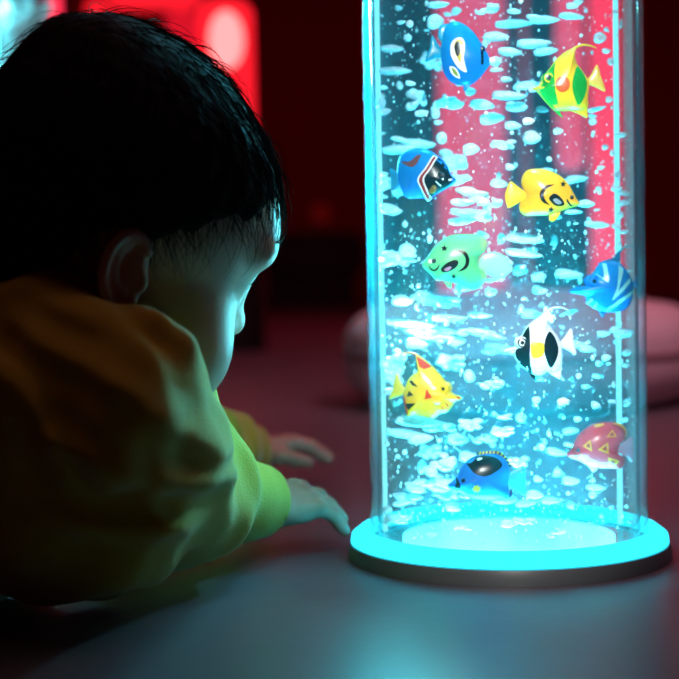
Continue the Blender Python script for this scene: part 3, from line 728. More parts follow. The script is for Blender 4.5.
def cluster(seed, k):
    r = np.random.default_rng(seed)
    cs = np.stack([r.uniform(-.75, .75, k), r.uniform(-.5, .5, k), r.uniform(-.6, .6, k)], 1); rs = np.stack([r.uniform(.22, .5, k), r.uniform(.25, .5, k), r.uniform(.2, .42, k)], 1)
    def fn(p):
        d = None
        for c, q in zip(cs, rs):
            e = ell(p, c, q); d = e if d is None else smin(d, e, .12)
        return d
    me = sdf_mesh('bubble_cluster', fn, (-1.35, -1.2, -1.2), (1.35, 1.2, 1.2), .055, M_bub); return me
BM_round = [ico('round_bubble', 3, lumpy(s, .10)) for s in range(3)]
BM_flat = [ico('flat_bubble', 3, lens(s+10)) for s in range(5)]
BM_drop = [ico('drop_bubble', 3, drop)]
BM_clu = [cluster(s, 9+s) for s in range(6)]

# (x, y, width, height) in photograph pixels of the bubbles that stand out
def c7(l): return [(370+u/2.515, v/2.515, w_/2.515, h_/2.515) for u, v, w_, h_ in l]
def c8(l): return [(370+u/2.515, 240+v/2.515, w_/2.515, h_/2.515) for u, v, w_, h_ in l]
big = c7([(50,122,55,14),(35,178,80,15),(100,60,18,14),(205,78,55,50),(160,150,60,40),(160,55,40,26),(28,260,22,22),(75,215,16,16),(165,285,22,20),(180,347,26,22),(120,250,55,45),(190,262,80,34),(50,375,90,18),(110,362,80,20),(38,460,45,35),(70,478,34,25),(25,525,45,20),(62,532,30,14),(212,408,80,50),(262,498,100,44),(262,545,110,34),(312,512,50,24),(250,375,40,20),(335,365,60,22),(275,262,60,18),(300,298,60,20),(340,240,80,18),(362,268,50,18),(310,92,60,18),(300,22,60,26),(350,60,90,14),(345,130,60,16),(402,110,80,18),(435,130,60,14),(390,215,70,14),(430,50,70,14),(500,40,60,12),(505,15,30,12),(575,95,30,20),(592,128,20,10),(605,155,16,14),(403,345,42,24),(395,305,30,14),(355,315,40,14),(430,275,30,12),(470,330,25,12),(560,305,20,14),(515,450,50,14),(540,512,40,14),(570,565,50,12),(635,510,30,10),(630,540,14,12),(645,485,30,10),(575,475,14,10),(380,598,90,18),(397,630,40,12),(470,545,20,10),(330,600,20,20),(150,600,14,18),(40,650,80,34),(88,632,30,14),(325,655,60,26),(600,250,18,12),(560,340,10,8),(590,370,16,10),(250,230,26,16),(225,205,30,16),(315,155,26,18),(410,225,30,10),(95,95,20,14),(215,28,24,14),(70,20,18,10),(165,12,50,12),(360,28,30,10),(640,60,10,18),(615,30,14,8),(230,450,60,24),(320,460,40,16),(280,590,30,14),(430,430,20,10),(450,400,14,10),(350,420,24,12)])
big += c8([(42,45,80,32),(90,25,40,24),(75,152,50,20),(165,148,105,28),(90,210,120,14),(150,232,110,34),(272,235,120,24),(325,275,72,24),(190,196,80,14),(202,305,60,34),(270,188,50,12),(375,75,35,18),(420,92,35,18),(492,85,65,18),(375,32,90,14),(420,125,30,16),(400,185,50,16),(318,92,50,26),(250,342,26,22),(312,360,60,30),(22,380,62,14),(36,300,66,50),(42,348,50,40),(110,455,110,20),(62,487,110,16),(182,470,85,26),(250,465,60,26),(292,500,60,22),(332,480,50,22),(150,530,50,30),(182,562,80,50),(130,570,22,26),(160,612,120,48),(98,650,80,26),(380,447,26,18),(372,560,50,24),(432,520,18,14),(462,532,50,14),(500,605,40,16),(482,407,30,14),(417,402,20,12),(565,415,22,14),(575,310,20,10),(592,296,24,12),(585,235,30,12),(615,225,26,12),(642,235,46,18),(525,342,14,10),(512,262,50,14),(542,272,40,14),(560,640,20,14),(500,480,40,12),(520,450,20,10),(655,410,20,12),(640,452,16,8),(300,130,30,14),(230,120,40,14),(110,260,50,18),(215,255,40,16),(60,330,30,20),(190,640,70,26),(260,640,60,24),(330,650,60,20),(410,640,40,16),(450,655,50,14),(120,500,60,18),(215,500,50,20),(245,545,50,20),(560,470,16,10),(600,520,14,8),(470,580,18,10),(420,600,22,12)])
NAMED = [(f_.px, f_) for f_ in FISH]
FBOX = []                                       # what each fish takes up: pixel box and depth
for f_ in FISH:
    xs = f_.out[:, 0]/f_.k/f_.s; zs = f_.out[:, 1]/f_.k/f_.s
    FBOX.append((f_.px[0]+xs.min()-7, f_.px[0]+xs.max()+7, f_.px[1]-zs.max()-3, f_.px[1]-zs.min()+4, f_.loc.y))
placed = []
def try_place(px, py, w_, h_, kind, rot=0.0):
    rad = w_/2/F*AX.y; hh = h_/2/F*AX.y; dep = max(min(rad*.6, .006), min(hh, rad))
    axp = P(505, 290, AX.y)
    for k in range(60):
        q0 = P(px, py, AX.y); xo = q0.x-TX
        lim2 = (R_I-.0025)**2-(abs(xo)+rad*.95)**2
        if lim2 <= (dep*1.05)**2:
            px += (505-px)*.03; continue
        lim = math.sqrt(lim2)-dep
        yo = random.uniform(-lim, lim) if k > 6 else random.triangular(-lim, lim, -lim*.3)
        d = AX.y+yo
        q = P(px, py, d); sc = d/AX.y
        if q.z-hh < .016: py -= 3; continue
        ok = True
        for x0, x1, y0, y1, fy in FBOX:
            if x0-w_/2 < px < x1+w_/2 and y0-h_/2 < py < y1+h_/2:
                front = abs(q.y-fy)
                if front < .0078+dep: ok = False; break
                if q.y < fy:                                   # keep most of the fish clear
                    cov = min(1, w_*h_/((x1-x0)*(y1-y0)))
                    if x0+6 < px < x1-6 and y0+3 < py < y1-3 and (h_ > 5 or w_ > 9): ok = False; break
        if not ok: continue
        for (c, ex) in placed:
            dx, dy, dz = (q.x-c[0])/(rad*sc+ex[0]), (q.y-c[1])/(dep+ex[1]), (q.z-c[2])/(hh*sc+ex[2])
            if dx*dx+dy*dy+dz*dz < 1.15: ok = False; break
        if not ok: continue
        placed.append(((q.x, q.y, q.z), (rad*sc, dep, hh*sc)))
        return (q, (rad*sc, dep, hh*sc), kind, rot, (px, py, w_, h_))
    return None
todo = []
for x, y, w_, h_ in big:
    r = random.random()
    kind = 'cluster' if (w_ > 17 and h_ > 8) else ('round' if w_/h_ < 1.5 else 'flat')
    todo.append((x, y, max(w_*1.05, 3.6), max(h_*1.4, 3.4), kind, random.uniform(-.12, .22)))
while len(todo) < 345:
    x = random.uniform(372, 638); y = random.uniform(2, 548)**1.0
    r = random.random()
    if r < .45: w_ = random.uniform(3, 6); h_ = w_*random.uniform(.8, 1.5); kind = 'round' if random.random() < .6 else 'drop'
    elif r < .9: w_ = random.uniform(5, 12); h_ = w_*random.uniform(.35, .6); kind = 'flat'
    else: w_ = random.uniform(12, 24); h_ = w_*random.uniform(.22, .38); kind = 'flat'
    if y > 500 and random.random() < .75: w_ *= 2.2; h_ *= 2.2; kind = 'cluster' if w_ > 16 else kind
    todo.append((x, y, w_, h_, kind, random.uniform(-.25, .25)))
done_b = []
for t in todo:
    if len(done_b) >= 300: break
    r = try_place(*t)
    if r: done_b.append(r)

SHORT = ['blue teardrop-marked fish', 'yellow fish with green head', 'black-headed blue fish', 'yellow crescent-moon fish', 'mint green fish', 'zigzag-striped blue fish', 'black and white fish', 'long-snouted yellow fish', 'black-saddled blue fish', 'coral red fish']
def rel(px, py, f_):
    dx = px-f_.px[0]; dy = py-f_.px[1]; a = math.degrees(math.atan2(-dy, dx)) % 360
    return ['right of', 'upper-right of', 'above', 'upper-left of', 'left of', 'lower-left of', 'below', 'lower-right of'][int(((a+22.5) % 360)//45)]
meshes_of = {'round': BM_round, 'flat': BM_flat, 'drop': BM_drop, 'cluster': BM_clu}
names_of = {'round': 'air_bubble', 'flat': 'air_bubble', 'drop': 'air_bubble', 'cluster': 'foam_bubble'}
buckets = {}
objs = []
for q, sz, kind, rot, (px, py, w_, h_) in done_b:
    me = random.choice(meshes_of[kind])
    o = link(names_of[kind], me, None, q); o.scale = sz; o.rotation_euler = (0, rot, 0)
    dist = [math.hypot(px-f_.px[0], py-f_.px[1]) for f_ in FISH]; i = int(np.argmin(dist))
    size = 'tiny' if w_ < 5.5 else 'small' if w_ < 10 else 'medium' if w_ < 20 else 'large'
    shp = {'round': 'round white air bubble', 'drop': 'upright white air bubble', 'flat': 'flat white air bubble', 'cluster': 'lumpy white foam bubble'}[kind]
    key = (size, shp, rel(px, py, FISH[i]), SHORT[i])
    buckets.setdefault(key, []).append((dist[i], o)); o['category'] = 'bubble'; o['group'] = 'air bubbles rising in the clear tube'
ORD = ['', 'second ', 'third ', 'fourth ', 'fifth ', 'sixth ', 'seventh ', 'eighth ', 'ninth ', 'tenth ', 'eleventh ', 'twelfth ']
for (size, shp, rl_, sh), l in buckets.items():
    l.sort(key=lambda t: t[0])
    for n_, (dd, o) in enumerate(l):
        o['label'] = f'{size} {shp} {rl_} the {sh}' if len(l) == 1 else f'{ORD[n_]}nearest {size} {shp} {rl_} the {sh}'.replace('upright white', 'upright').replace('long-snouted yellow', 'snouted yellow').replace('black and white fish', 'white and black-banded fish')

# fine fizz that nobody could count: one object
bm = bmesh.new(); bmesh.ops.create_icosphere(bm, subdivisions=1, radius=1); bv = np.array([v.co[:] for v in bm.verts]); bf = np.array([[v.index for v in f_.verts] for f_ in bm.faces]); bm.free()
VS = []; FS = []; n0 = 0
for i in range(5200):
    px = random.uniform(366, 644); py = random.uniform(0, 556) if random.random() < .55 else random.uniform(230, 556)
    d = 0; q = P(px, py, AX.y); xo = q.x-TX; l2 = (R_I-.002)**2-xo*xo
    if l2 <= 1e-6: continue
    l = math.sqrt(l2); q = P(px, py, AX.y+random.uniform(-l, l))
    if math.hypot(q.x-TX, q.y-TY) > R_I-.0015 or q.z < .014: continue
    if any(x0 < px < x1 and y0 < py < y1 and q.y < fy+.009 for x0, x1, y0, y1, fy in FBOX): continue
    r = abs(random.gauss(0, .00026))+.00013
    if random.random() < .06: r *= 2.3
    el = random.uniform(.8, 1.9)
    VS.append(bv*np.array([r, r, r*el])+np.array(q)); FS.append(bf+n0); n0 += len(bv)
fz = link('bubble_fizz', mesh('bubble_fizz', np.concatenate(VS), np.concatenate(FS), M_bub))
tag(fz, 'fine fizz of pinpoint bubbles all through the water of the clear tube', 'bubbles', None, 'stuff')

# bubbles of the blurred column far left
far = [(8, 8, 20), (30, 14, 15), (44, 10, 14), (44, 24, 15), (26, 27, 17), (10, 30, 22), (14, 46, 24), (28, 42, 14), (4, 60, 26), (22, 56, 18), (34, 46, 10), (3, 76, 24), (14, 68, 14), (48, 3, 10), (28, 3, 12), (4, 22, 14), (36, 34, 10), (18, 18, 12), (3, 40, 14)]
WORDS = ['uppermost', 'upper']
for i, (px, py, s_) in enumerate(far):
    r = s_/2/F*2.6*.85
    yo = -(0.035+(i % 3)*.012)
    q = P(px, py, 2.6+yo)
    if math.hypot(q.x-col2.location.x, q.y-col2.location.y) > R2-.006-r: q.y = col2.location.y - .018
    o = link('air_bubble', BM_round[i % 3], None, q); o.scale = (r, r, r*.85); o['category'] = 'bubble'; o['group'] = 'blurred bubbles in the far cyan column'
    o['label'] = 'blurred cyan air bubble glowing in the far column behind the child'

# ------------------------------------------------------------------ the child
def headframe():
    yaw, pit, rol = math.radians(HYAW), math.radians(HPIT), math.radians(HROL)
    # local x forward, y to the child's left, z up
    return Matrix.Rotation(yaw, 3, 'Z') @ Matrix.Rotation(pit, 3, 'Y') @ Matrix.Rotation(rol, 3, 'X')
HYAW, HPIT, HROL = 26, 28, 12
HC = P(117, 189, .715)
HR = headframe(); HRn = np.array(HR, np.float32); HCn = np.array(HC, np.float32)
def tolocal(p): return ((p-HCn)@HRn)/np.float32(.01)
def toworld(v): return HC + HR @ (Vector(v)*.01)
def skull(q):
    d = ell(q, (.1, 0, .6), (7.1, 6.9, 6.0))
    return smin(d, ell(q, (3.5, 0, .5), (4.6, 5.3, 4.1)), 1.5)
def head_sdf(p):
    q = tolocal(p)
    ql = q.copy(); ql[:, 1] = np.abs(ql[:, 1])
    d = skull(q)
    d = smin(d, ell(q, (3.3, 0, -3.9), (4.4, 4.9, 4.9)), 2.0)
    d = smin(d, ell(ql, (4.7, 3.3, -5.3), (3.3, 2.9, 3.3)), 1.4)
    d = smin(d, sph(q, (6.2, 0, -7.0), 1.35), 1.6)
    d = smin(d, ell(ql, (6.6, 2.6, .8), (.6, 1.9, .6)), 1.2)
    d = smax(d, -ell(ql, (8.6, 2.8, -.75), (1.35, 1.5, .9)), .9)
    d = smin(d, ell(ql, (6.05, 2.7, -.9), (.95, 1.25, .75)), .6)
    d = smax(d, -ell(ql, (7.35, 2.75, -1.02), (.5, 1.1, .1)), .15)
    d = smin(d, cone(q, (7.1, 0, -.4), (8.0, 0, -2.8), .5, .62), .9)
    d = smin(d, sph(q, (8.25, 0, -3.05), .74), .5)
    d = smin(d, ell(ql, (7.8, .72, -3.3), (.62, .5, .48)), .35)
    d = smax(d, -ell(ql, (8.1, .42, -3.8), (.32, .22, .32)), .12)
    d = smin(d, ell(q, (7.55, 0, -5.15), (.75, 1.55, .5)), .45)
    d = smin(d, ell(q, (7.35, 0, -6.0), (.7, 1.35, .48)), .4)
    d = smax(d, -ell(q, (8.3, 0, -5.58), (.6, 1.5, .09)), .15)
    # ears
    e = (ql-np.array((.25, 6.5, -2.9), np.float32))/.82
    a = math.radians(18); ca, sa = math.cos(a), math.sin(a)
    ex = e[:, 0]*ca+e[:, 2]*sa; ez = -e[:, 0]*sa+e[:, 2]*ca; ey = e[:, 1]
    b = math.radians(-14); cb, sb = math.cos(b), math.sin(b)           # flare outwards to the back
    fx = ex*cb+ey*sb; fy = -ex*sb+ey*cb
    ee = np.stack([fx, fy-.25, ez], 1)
    plate = ell(ee, (0, 0, 0), (1.45, .45, 2.2))
    lobe = ell(ee, (.35, 0, -1.75), (.85, .45, .75))
    pl = smin(plate, lobe, .4)
    pl = smax(pl, -ell(ee, (.2, .75, .25), (.85, .75, 1.45)), .2)
    th = np.arctan2(ee[:, 2]/2.05, -ee[:, 0]/1.3)
    rr = np.hypot(ee[:, 0]/1.3, ee[:, 2]/2.05)
    helix = np.sqrt(((rr-1)*1.5)**2+(ee[:, 1]-.35)**2)-.28
    helix = np.where((ee[:, 0] > .9) & (ee[:, 2] < .9), helix+1.0, helix)
    pl = smin(pl, helix, .18)
    anti = np.sqrt(((np.hypot((ee[:, 0]-.1)/.72, (ee[:, 2]-.2)/1.3)-1)*.9)**2+(ee[:, 1]-.22)**2)-.2
    anti = np.where(ee[:, 0] > .2, anti+1, anti)
    pl = smin(pl, anti, .15)
    pl = smin(pl, ell(ee, (1.05, .3, -.55), (.38, .45, .55)), .25)    # tragus
    pl = smax(pl, -ell(ee, (.55, .6, -.5), (.42, .8, .5)), .2)
    pl = smin(pl, ell(ee, (.6, -.9, .0), (.8, 1.3, 1.5)), .5)
    d = smin(d, pl, .25)
    return d*np.float32(.01)

def W(px, py, d): return np.array(P(px, py, d), np.float32)
neck_a = np.array(toworld((-2.2, 0, -5)), np.float32)
neck_b = W(20, 395, .745)
# torso axis lies along the floor towards the left, arms reach forward
sh_n = W(92, 402, .652); el_n = W(165, 500, .735); wr_n = W(238, 500, .80); ha_n = W(283, 506, .845)
sh_f = W(80, 395, .83); el_f = W(190, 460, .98); wr_f = W(240, 450, 1.09)
ch = W(40, 440, .735); be = np.array((-.36, .82, .070), np.float32); hip = np.array((-.50, .86, .072), np.float32)

def finger(p, pts, rs): return chain(p, pts, rs, .0015)
def hand_sdf(p, base, fw, up, scale=1.0, mirror=1):
    """a child's hand lying on its palm: base = wrist, fw = finger direction, up = back of the hand"""
    fw = fw/np.linalg.norm(fw); sd = np.cross(up, fw)*mirror; sd /= np.linalg.norm(sd); upv = np.cross(fw, sd)*mirror
    q = np.stack([(p-base)@fw, (p-base)@sd, (p-base)@upv], 1)/np.float32(scale)*1000.      # millimetres; y towards the thumb
    d = ell(q, (24, 0, 1), (26, 20, 9.5))
    d = smin(d, cone(q, (-18, 0, 0), (6, 0, 0), 15.5, 13.5), 9)
    d = smin(d, ell(q, (20, 13, -3), (14, 8, 8)), 6)
    for (y, l, r, sp, cu) in ((15, 27, 5.4, 6, 1.0), (5, 31, 5.6, 1, 1.1), (-5.5, 28.5, 5.3, -3, 1.2), (-15, 21, 4.8, -8, 1.3)):
        x0 = 42-abs(y)*.25
        a = (x0-14, y*.85, 3.5); b = (x0+2, y, 4.5); c = (x0+2+l*.42, y+sp*.5, 4.2-2.2*cu); e = (x0+2+l*.72, y+sp*.9, -1.5-3.2*cu); f_ = (x0+1+l*.98, y+sp, -7.5-1.8*cu)
        k = chain(q, [a, b, c, e, f_], [r*1.1, r*1.12, r, r*.93, r*.82], 1.5)
        d = smin(d, k, 2.6)
        d = smin(d, sph(q, (x0+2, y, 5.4), r*.95), 3)
    t = chain(q, [(10, 12, -3), (24, 24, -4), (36, 30, -7), (46, 31, -9.5)], [8.5, 7.0, 6.0, 4.8], 2)
    d = smin(d, t, 3.5)
    return d*np.float32(scale*.001)
hand_fw = np.array((.75, .66, -.02), np.float32); hand_fw /= np.linalg.norm(hand_fw)
hn_base = W(256, 503, .825); hn_base[2] = .0265
hf_base = W(246, 450, 1.10); hf_base[2] = max(.02, hf_base[2])
def body_sdf(p):
    d = head_sdf(p)
    d = smin(d, cone(p, neck_a, neck_b, .038, .046), .02)
    t = chain(p, [neck_b+np.array((0, 0, -.01), np.float32), ch, be, hip], [.040, .050, .050, .050], .03)
    d = smin(d, t, .02)
    d = smin(d, chain(p, [ch, sh_n, el_n, wr_n, hn_base], [.04, .028, .022, .0165, .0145], .008), .015)
    d = smin(d, chain(p, [ch, sh_f, el_f, wr_f, hf_base], [.04, .032, .024, .018, .0155], .008), .015)
    d = smin(d, hand_sdf(p, hn_base, hand_fw, np.array((.05, -.42, .9), np.float32), .86), .004)
    d = smin(d, hand_sdf(p, hf_base, np.array((.95, .3, -.0), np.float32), np.array((0, 0, 1.), np.float32), .86, -1), .004)
    return np.maximum(d, .0006-p[:, 2])
M_skin = pmat('child_skin', (.62, .36, .27), rough=.5, spec=.35, sss=.15, noise_amt=.12, noise_scale=60, bump=.06, bump_scale=350)
M_lip = pmat('child_lips', (.50, .18, .15), rough=.45)
def skin_mat(c):
    q = tolocal(c)
    return ((np.abs(q[:, 1]) < 1.6) & (q[:, 0] > 7.2) & (q[:, 2] < -4.75) & (q[:, 2] > -6.4)).astype(np.int32)
body = link('child', sdf_mesh('child', body_sdf, (-.57, .56, -.004), (.02, 1.24, .37), .0016, [M_skin, M_lip], skin_mat))
body.name = 'person'
tag(body, 'dark-haired small child in a yellow top lying propped beside the tube, looking into it', 'person')
def child_part(name, me): return link(name, me, body)

# eyes
M_eye = pmat('eye_white', (.75, .75, .74), rough=.12, coat=.6); M_iris = pmat('iris', (.03, .018, .012), rough=.1, coat=.8)
for s_ in (-1, 1):
    bm = bmesh.new(); bmesh.ops.create_uvsphere(bm, u_segments=32, v_segments=24, radius=.0092)
    for v in bm.verts: v.co = Vector((v.co.z, v.co.y, -v.co.x))
    me = bpy.data.meshes.new('eye'); bm.to_mesh(me); bm.free(); me.materials.append(M_eye); me.materials.append(M_iris)
    for p_ in me.polygons:
        p_.use_smooth = True; p_.material_index = 1 if p_.center.x > .0076 else 0
    o = child_part('eye', me); o.location = toworld((6.3, 2.7*s_, -.95)); o.rotation_euler = HR.to_euler()

# ---- yellow top
rngw = np.random.default_rng(3)
wr = [(rngw.normal(size=3)*s_, rngw.uniform(0, 6.28), a) for s_, a in ((22, .0022), (30, .0018), (38, .0015), (55, .0010), (75, .0008), (95, .0006))]
col_pts = [W(28, 288, .79), W(62, 282, .73), W(105, 321, .672), W(150, 328, .645), W(172, 346, .65), W(186, 374, .672), W(196, 402, .70)]
cuff_a = W(216, 492, .775); cuff_b = W(254, 500, .818)
FOLDS = [([W(x, y, .62)[[0, 2]] for x, y in l], wd, am) for l, wd, am in (([(10, 322), (45, 345), (85, 362), (130, 388), (165, 415)], .0050, .0055), ([(-20, 350), (20, 385), (45, 430), (60, 480)], .006, .0060), ([(10, 285), (50, 305), (90, 322)], .005, .003), ([(150, 420), (185, 440), (215, 470)], .0045, .004), ([(60, 440), (110, 470), (170, 490), (215, 500)], .0055, .005), ([(30, 520), (90, 540), (170, 545)], .006, .005))]
def shirt_sdf(p):
    t = chain(p, [W(45, 428, .715), be, hip+np.array((.03, 0, 0), np.float32)], [.078, .076, .074], .03)
    t = smin(t, ell(p, W(30, 385, .72), (.075, .08, .058)), .03)
    n = chain(p, [W(70, 405, .665), W(96, 405, .648), W(126, 485, .69), W(180, 503, .75), cuff_b], [.044, .036, .038, .028, .0215], .015)
    n = smin(n, sph(p, W(148, 440, .672), .018), .025)
    fa = chain(p, [W(60, 400, .78), sh_f, el_f, wr_f*.85+el_f*.15], [.05, .042, .032, .024], .02)
    d = smin(smin(t, n, .03), fa, .03)
    d = smin(d, sph(p, W(142, 358, .66), .020), .02)
    # collar roll and folds
    d = smin(d, chain(p, col_pts, [.013, .013, .011, .010, .0085, .007, .006], .004), .006)
    d = smin(d, chain(p, [W(188, 408, .68), W(204, 423, .69), W(214, 423, .70)], [.007, .008, .006], .004), .012)
    d = smin(d, chain(p, [W(222, 470, .765), W(240, 485, .785), W(250, 520, .80)], [.006, .0075, .006], .004), .008)
    for k, ph, a in wr: d = d + np.clip((np.sqrt(((p-cuff_b)**2).sum(1))-.012)/.05, 0, 1)*np.float32(a*1.2)*np.sin(p@k.astype(np.float32)+np.float32(ph)+2.0*np.sin(p@(k[[1, 2, 0]]*.6).astype(np.float32)))
    front = np.clip((.74-p[:, 1])/.03, 0, 1)
    for pts, wd, am in FOLDS:
        g = None
        for a, b in zip(pts[:-1], pts[1:]):
            ab = b-a; t = np.clip(((p[:, [0, 2]]-a)@ab)/(ab@ab), 0, 1); e = np.hypot(p[:, 0]-a[0]-t*ab[0], p[:, 2]-a[1]-t*ab[1]); g = e if g is None else np.minimum(g, e)
        d = d-front*.75*am*(np.exp(-(g/wd)**2)-.2*np.exp(-((g-2.1*wd)/wd)**2))
    # hollow cuffs and neck opening
    ax = (cuff_b-cuff_a)/np.linalg.norm(cuff_b-cuff_a); rel_ = p-cuff_b; al = rel_@ax; near = np.sqrt((rel_**2).sum(1)) < .07
    d = np.where(near, smax(d, al-.009, .003), d)
    d = np.where(near, smax(d, -np.maximum(np.sqrt(np.maximum((rel_**2).sum(1)-al*al, 0))-.0172, -.006-al), .002), d)
    hd = head_sdf(p)
    d = smax(d, -(hd-.003), .004)
    d = smax(d, -(cone(p, neck_a, neck_a*.5+neck_b*.5, .043, .045)), .006)
    return np.maximum(d, .0008-p[:, 2])
M_shirt = pmat('yellow_cotton', (.62, .40, .03), rough=.9, spec=.15, sheen=.3, noise_amt=.15, noise_scale=90, bump=.25, bump_scale=900)
child_part('sweatshirt', sdf_mesh('sweatshirt', shirt_sdf, (-.56, .50, -.004), (.0, 1.15, .24), .0023, M_shirt))
def trouser_sdf(p):
    d = None
    for s_ in (-1, 1):
        e = chain(p, [hip, hip+np.array((-.02, .045*s_, -.012), np.float32), np.array((-.70, .86+.085*s_, .05), np.float32), np.array((-.87, .86+.08*s_, .04), np.float32)], [.066, .064, .048, .036], .012)
        d = e if d is None else smin(d, e, .02)
    for k, ph, a in wr: d = d+np.float32(a)*np.sin(p@k.astype(np.float32)+np.float32(ph))
    return np.maximum(d, .0008-p[:, 2])
child_part('trousers', sdf_mesh('trousers', trouser_sdf, (-.95, .66, -.004), (-.40, 1.06, .2), .004, pmat('dark_trousers', (.02, .022, .03), .9, .2)))

# ---- hair
def hairline(q):
    """height below which there is no hair, by the bearing round the head (0 = front)"""
    az = np.degrees(np.arctan2(np.abs(q[:, 1]), q[:, 0]+.6))
    return np.interp(az, [0, 25, 45, 60, 72, 82, 92, 105, 125, 150, 180], [3.8, 3.3, 1.9, .7, -.5, -2.4, -1.4, -4.5, -7.0, -7.8, -8.0]).astype(np.float32)
hk = np.random.default_rng(9)
hw = [(hk.normal(size=3)*s_, hk.uniform(0, 6), a*.35) for s_, a in ((.8, .10), (1.2, .09), (2.0, .06), (3.2, .05))]
def hair_sdf(p): return hair_loc(tolocal(p))*np.float32(.01)
def hair_loc(q):
    d = skull(q)-(.10+.42*np.clip((q[:, 2]-hairline(q))/4.5, 0, 1)**.8)
    d = smin(d, ell(q, (-1.5, 1.2, 4.4), (4.8, 4.6, 2.85)), 2.0)
    d = smin(d, ell(q, (-3.6, 0, -3.2), (4.0, 5.2, 4.6)), 2.0)
    az = np.arctan2(q[:, 1], q[:, 0]+3.0)
    for k, ph, a in hw: d = d+a*np.sin(q@k.astype(np.float32)+ph)
    d = d+.05*np.sin(az*46+1.2*np.sin(q[:, 2]*1.1))*np.clip((8-q[:, 2])/4, 0, 1)
    hl = hairline(q)+.25*np.sin(az*23)+.15*np.sin(az*51)
    d = smax(d, (hl-q[:, 2])*.75, .5)
    d = smax(d, -((skull(q)+.3)), .1)
    ql = q.copy(); ql[:, 1] = np.abs(ql[:, 1])
    d = smax(d, -ell(ql, (.25, 7.6, -2.9), (1.5, 1.5, 1.9)), .4)
    return d
M_hair = pmat('black_hair', (.010, .008, .007), rough=.7, spec=.12, bump=.2, bump_scale=500)
lo = np.array(HC)-.125; hi = np.array(HC)+.125
hair = child_part('hair', sdf_mesh('hair', hair_sdf, lo, hi, .0018, M_hair))
# loose strands over the cap and along the hairline
def surf(v):
    v = Vector(v); c = Vector((.1, 0, .6)); e = v-c
    s1 = 1/math.sqrt((e.x/7.5)**2+(e.y/7.3)**2+(e.z/6.45)**2); b1 = e*s1
    # forehead bulge
    return c+b1
SV = []; SF = []; n0 = 0
crown = Vector((-5.2, .6, 7.0))
hs = np.random.default_rng(21)
def strand(pts, r0):
    global n0
    k = len(pts)
    for i, q in enumerate(pts):
        t = (pts[min(i+1, k-1)]-pts[max(i-1, 0)]).normalized()
        a = t.cross(Vector((.31, .77, .55))).normalized(); b = t.cross(a)
        r = r0*(1-.85*i/(k-1))
        for j in range(3): SV.append(toworld(q+(a*math.cos(2.094*j)+b*math.sin(2.094*j))*r))
    for i in range(k-1):
        for j in range(3): SF.append((n0+i*3+j, n0+i*3+(j+1) % 3, n0+(i+1)*3+(j+1) % 3, n0+(i+1)*3+j))
    n0 += 3*k
HC0 = np.array((.1, 0, .6))
def onhair(c):
    for _ in range(4):
        n = c-HC0; n /= np.linalg.norm(n, axis=1)[:, None]
        c = c-n*np.clip(hair_free(c), -1, 1)[:, None]
    return c, n
def hair_free(c):
    q = c.astype(np.float32)
    d = skull(q)-(.10+.42*np.clip((q[:, 2]-hairline(q))/4.5, 0, 1)**.8)
    d = smin(d, ell(q, (-1.5, 1.2, 4.4), (4.8, 4.6, 2.85)), 2.0)
    return smin(d, ell(q, (-3.6, 0, -3.2), (4.0, 5.2, 4.6)), 2.0)
sd = hs.normal(size=(14000, 3)); sd /= np.linalg.norm(sd, axis=1)[:, None]
s0, _n = onhair(HC0+sd*8)
hl = hairline(s0.astype(np.float32)); fr_ = np.arange(len(s0)) % 3 == 0
keep = (s0[:, 2] > hl+.2) & (~fr_ | (s0[:, 2] < hl+2.8))
s0 = s0[keep][:3600]; fr_ = fr_[keep][:3600]; m_ = len(s0)
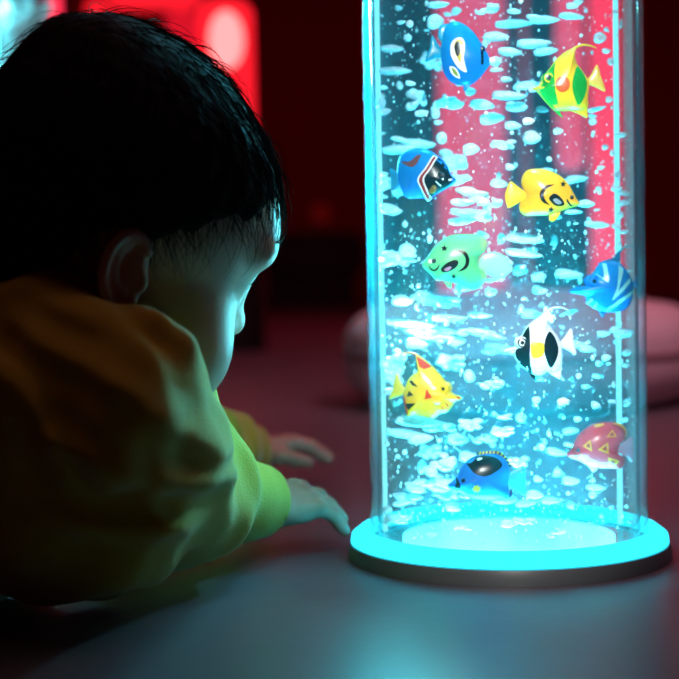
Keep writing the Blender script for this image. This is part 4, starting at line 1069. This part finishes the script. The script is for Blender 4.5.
L_ = np.where(fr_, hs.uniform(1.3, 2.6, m_), hs.uniform(1.6, 3.6, m_)); lift = np.where(hs.random(m_) < .75, hs.uniform(0, .22, m_), hs.uniform(.2, .8, m_))
side = hs.normal(size=m_)*.35; cw = hs.normal(size=m_)*.25; cur = s0.copy(); path = [s0]; cr_ = np.array(crown)
for i in range(6):
    n = cur-HC0; n /= np.linalg.norm(n, axis=1)[:, None]
    fl = cur-cr_; fl -= n*(fl*n).sum(1)[:, None]; fl /= np.linalg.norm(fl, axis=1)[:, None]+1e-6
    fl = fl+np.cross(n, fl)*(side+cw*i*.35)[:, None]; fl /= np.linalg.norm(fl, axis=1)[:, None]
    cur, n = onhair(cur+fl*(L_/6)[:, None])
    path.append(cur+n*(.02+lift*math.sin(PI*min(1, (i+1)/6*.8))*.8)[:, None])
for a in range(m_): strand([Vector(p_[a]) for p_ in path], hs.uniform(.015, .032))
# the tuft that stands up on the crown
for k in range(26):
    a = surf((hs.uniform(-4.5, -2.2), hs.uniform(-1.5, 2.5), 8)); h_ = hs.uniform(.5, 1.3); l = hs.uniform(2.2, 4.2)
    strand([a+Vector((l*t, hs.normal()*.05, h_*4*t*(1-t)*.8-1.1*t*t*.6)) for t in np.linspace(0, 1, 8)], hs.uniform(.025, .045))
st = child_part('loose_hair', recalc(mesh('loose_hair', SV, SF, M_hair)))
# eyebrows and lashes
BV = SV; SV = []; SF = []; n0 = 0
for s_ in (-1, 1):
    SV = []; SF = []; n0 = 0
    for k in range(60):
        t = hs.uniform(0, 1); y = (1.2+3.0*t)*s_; z = 1.0+.55*math.sin(t*2.4)+hs.normal()*.12; x = 7.75-.10*(abs(y)-1)**2*.9
        strand([Vector((x-.25, y, z)), Vector((x+.02, y+.2*s_, z+.12)), Vector((x-.02-.08*t, y+.42*s_, z+.16))], .022)
    for k in range(26):
        t = k/25; y = (1.7+2.1*t)*s_; x = 7.0-.25*(t-.35)**2*4
        strand([Vector((x-.2, y, -.9)), Vector((x+.25, y+.08*s_, -.85)), Vector((x+.55, y+.2*s_*(t-.3), -.55))], .02)
    child_part('eyebrow', recalc(mesh('eyebrow', SV, SF, M_hair)))
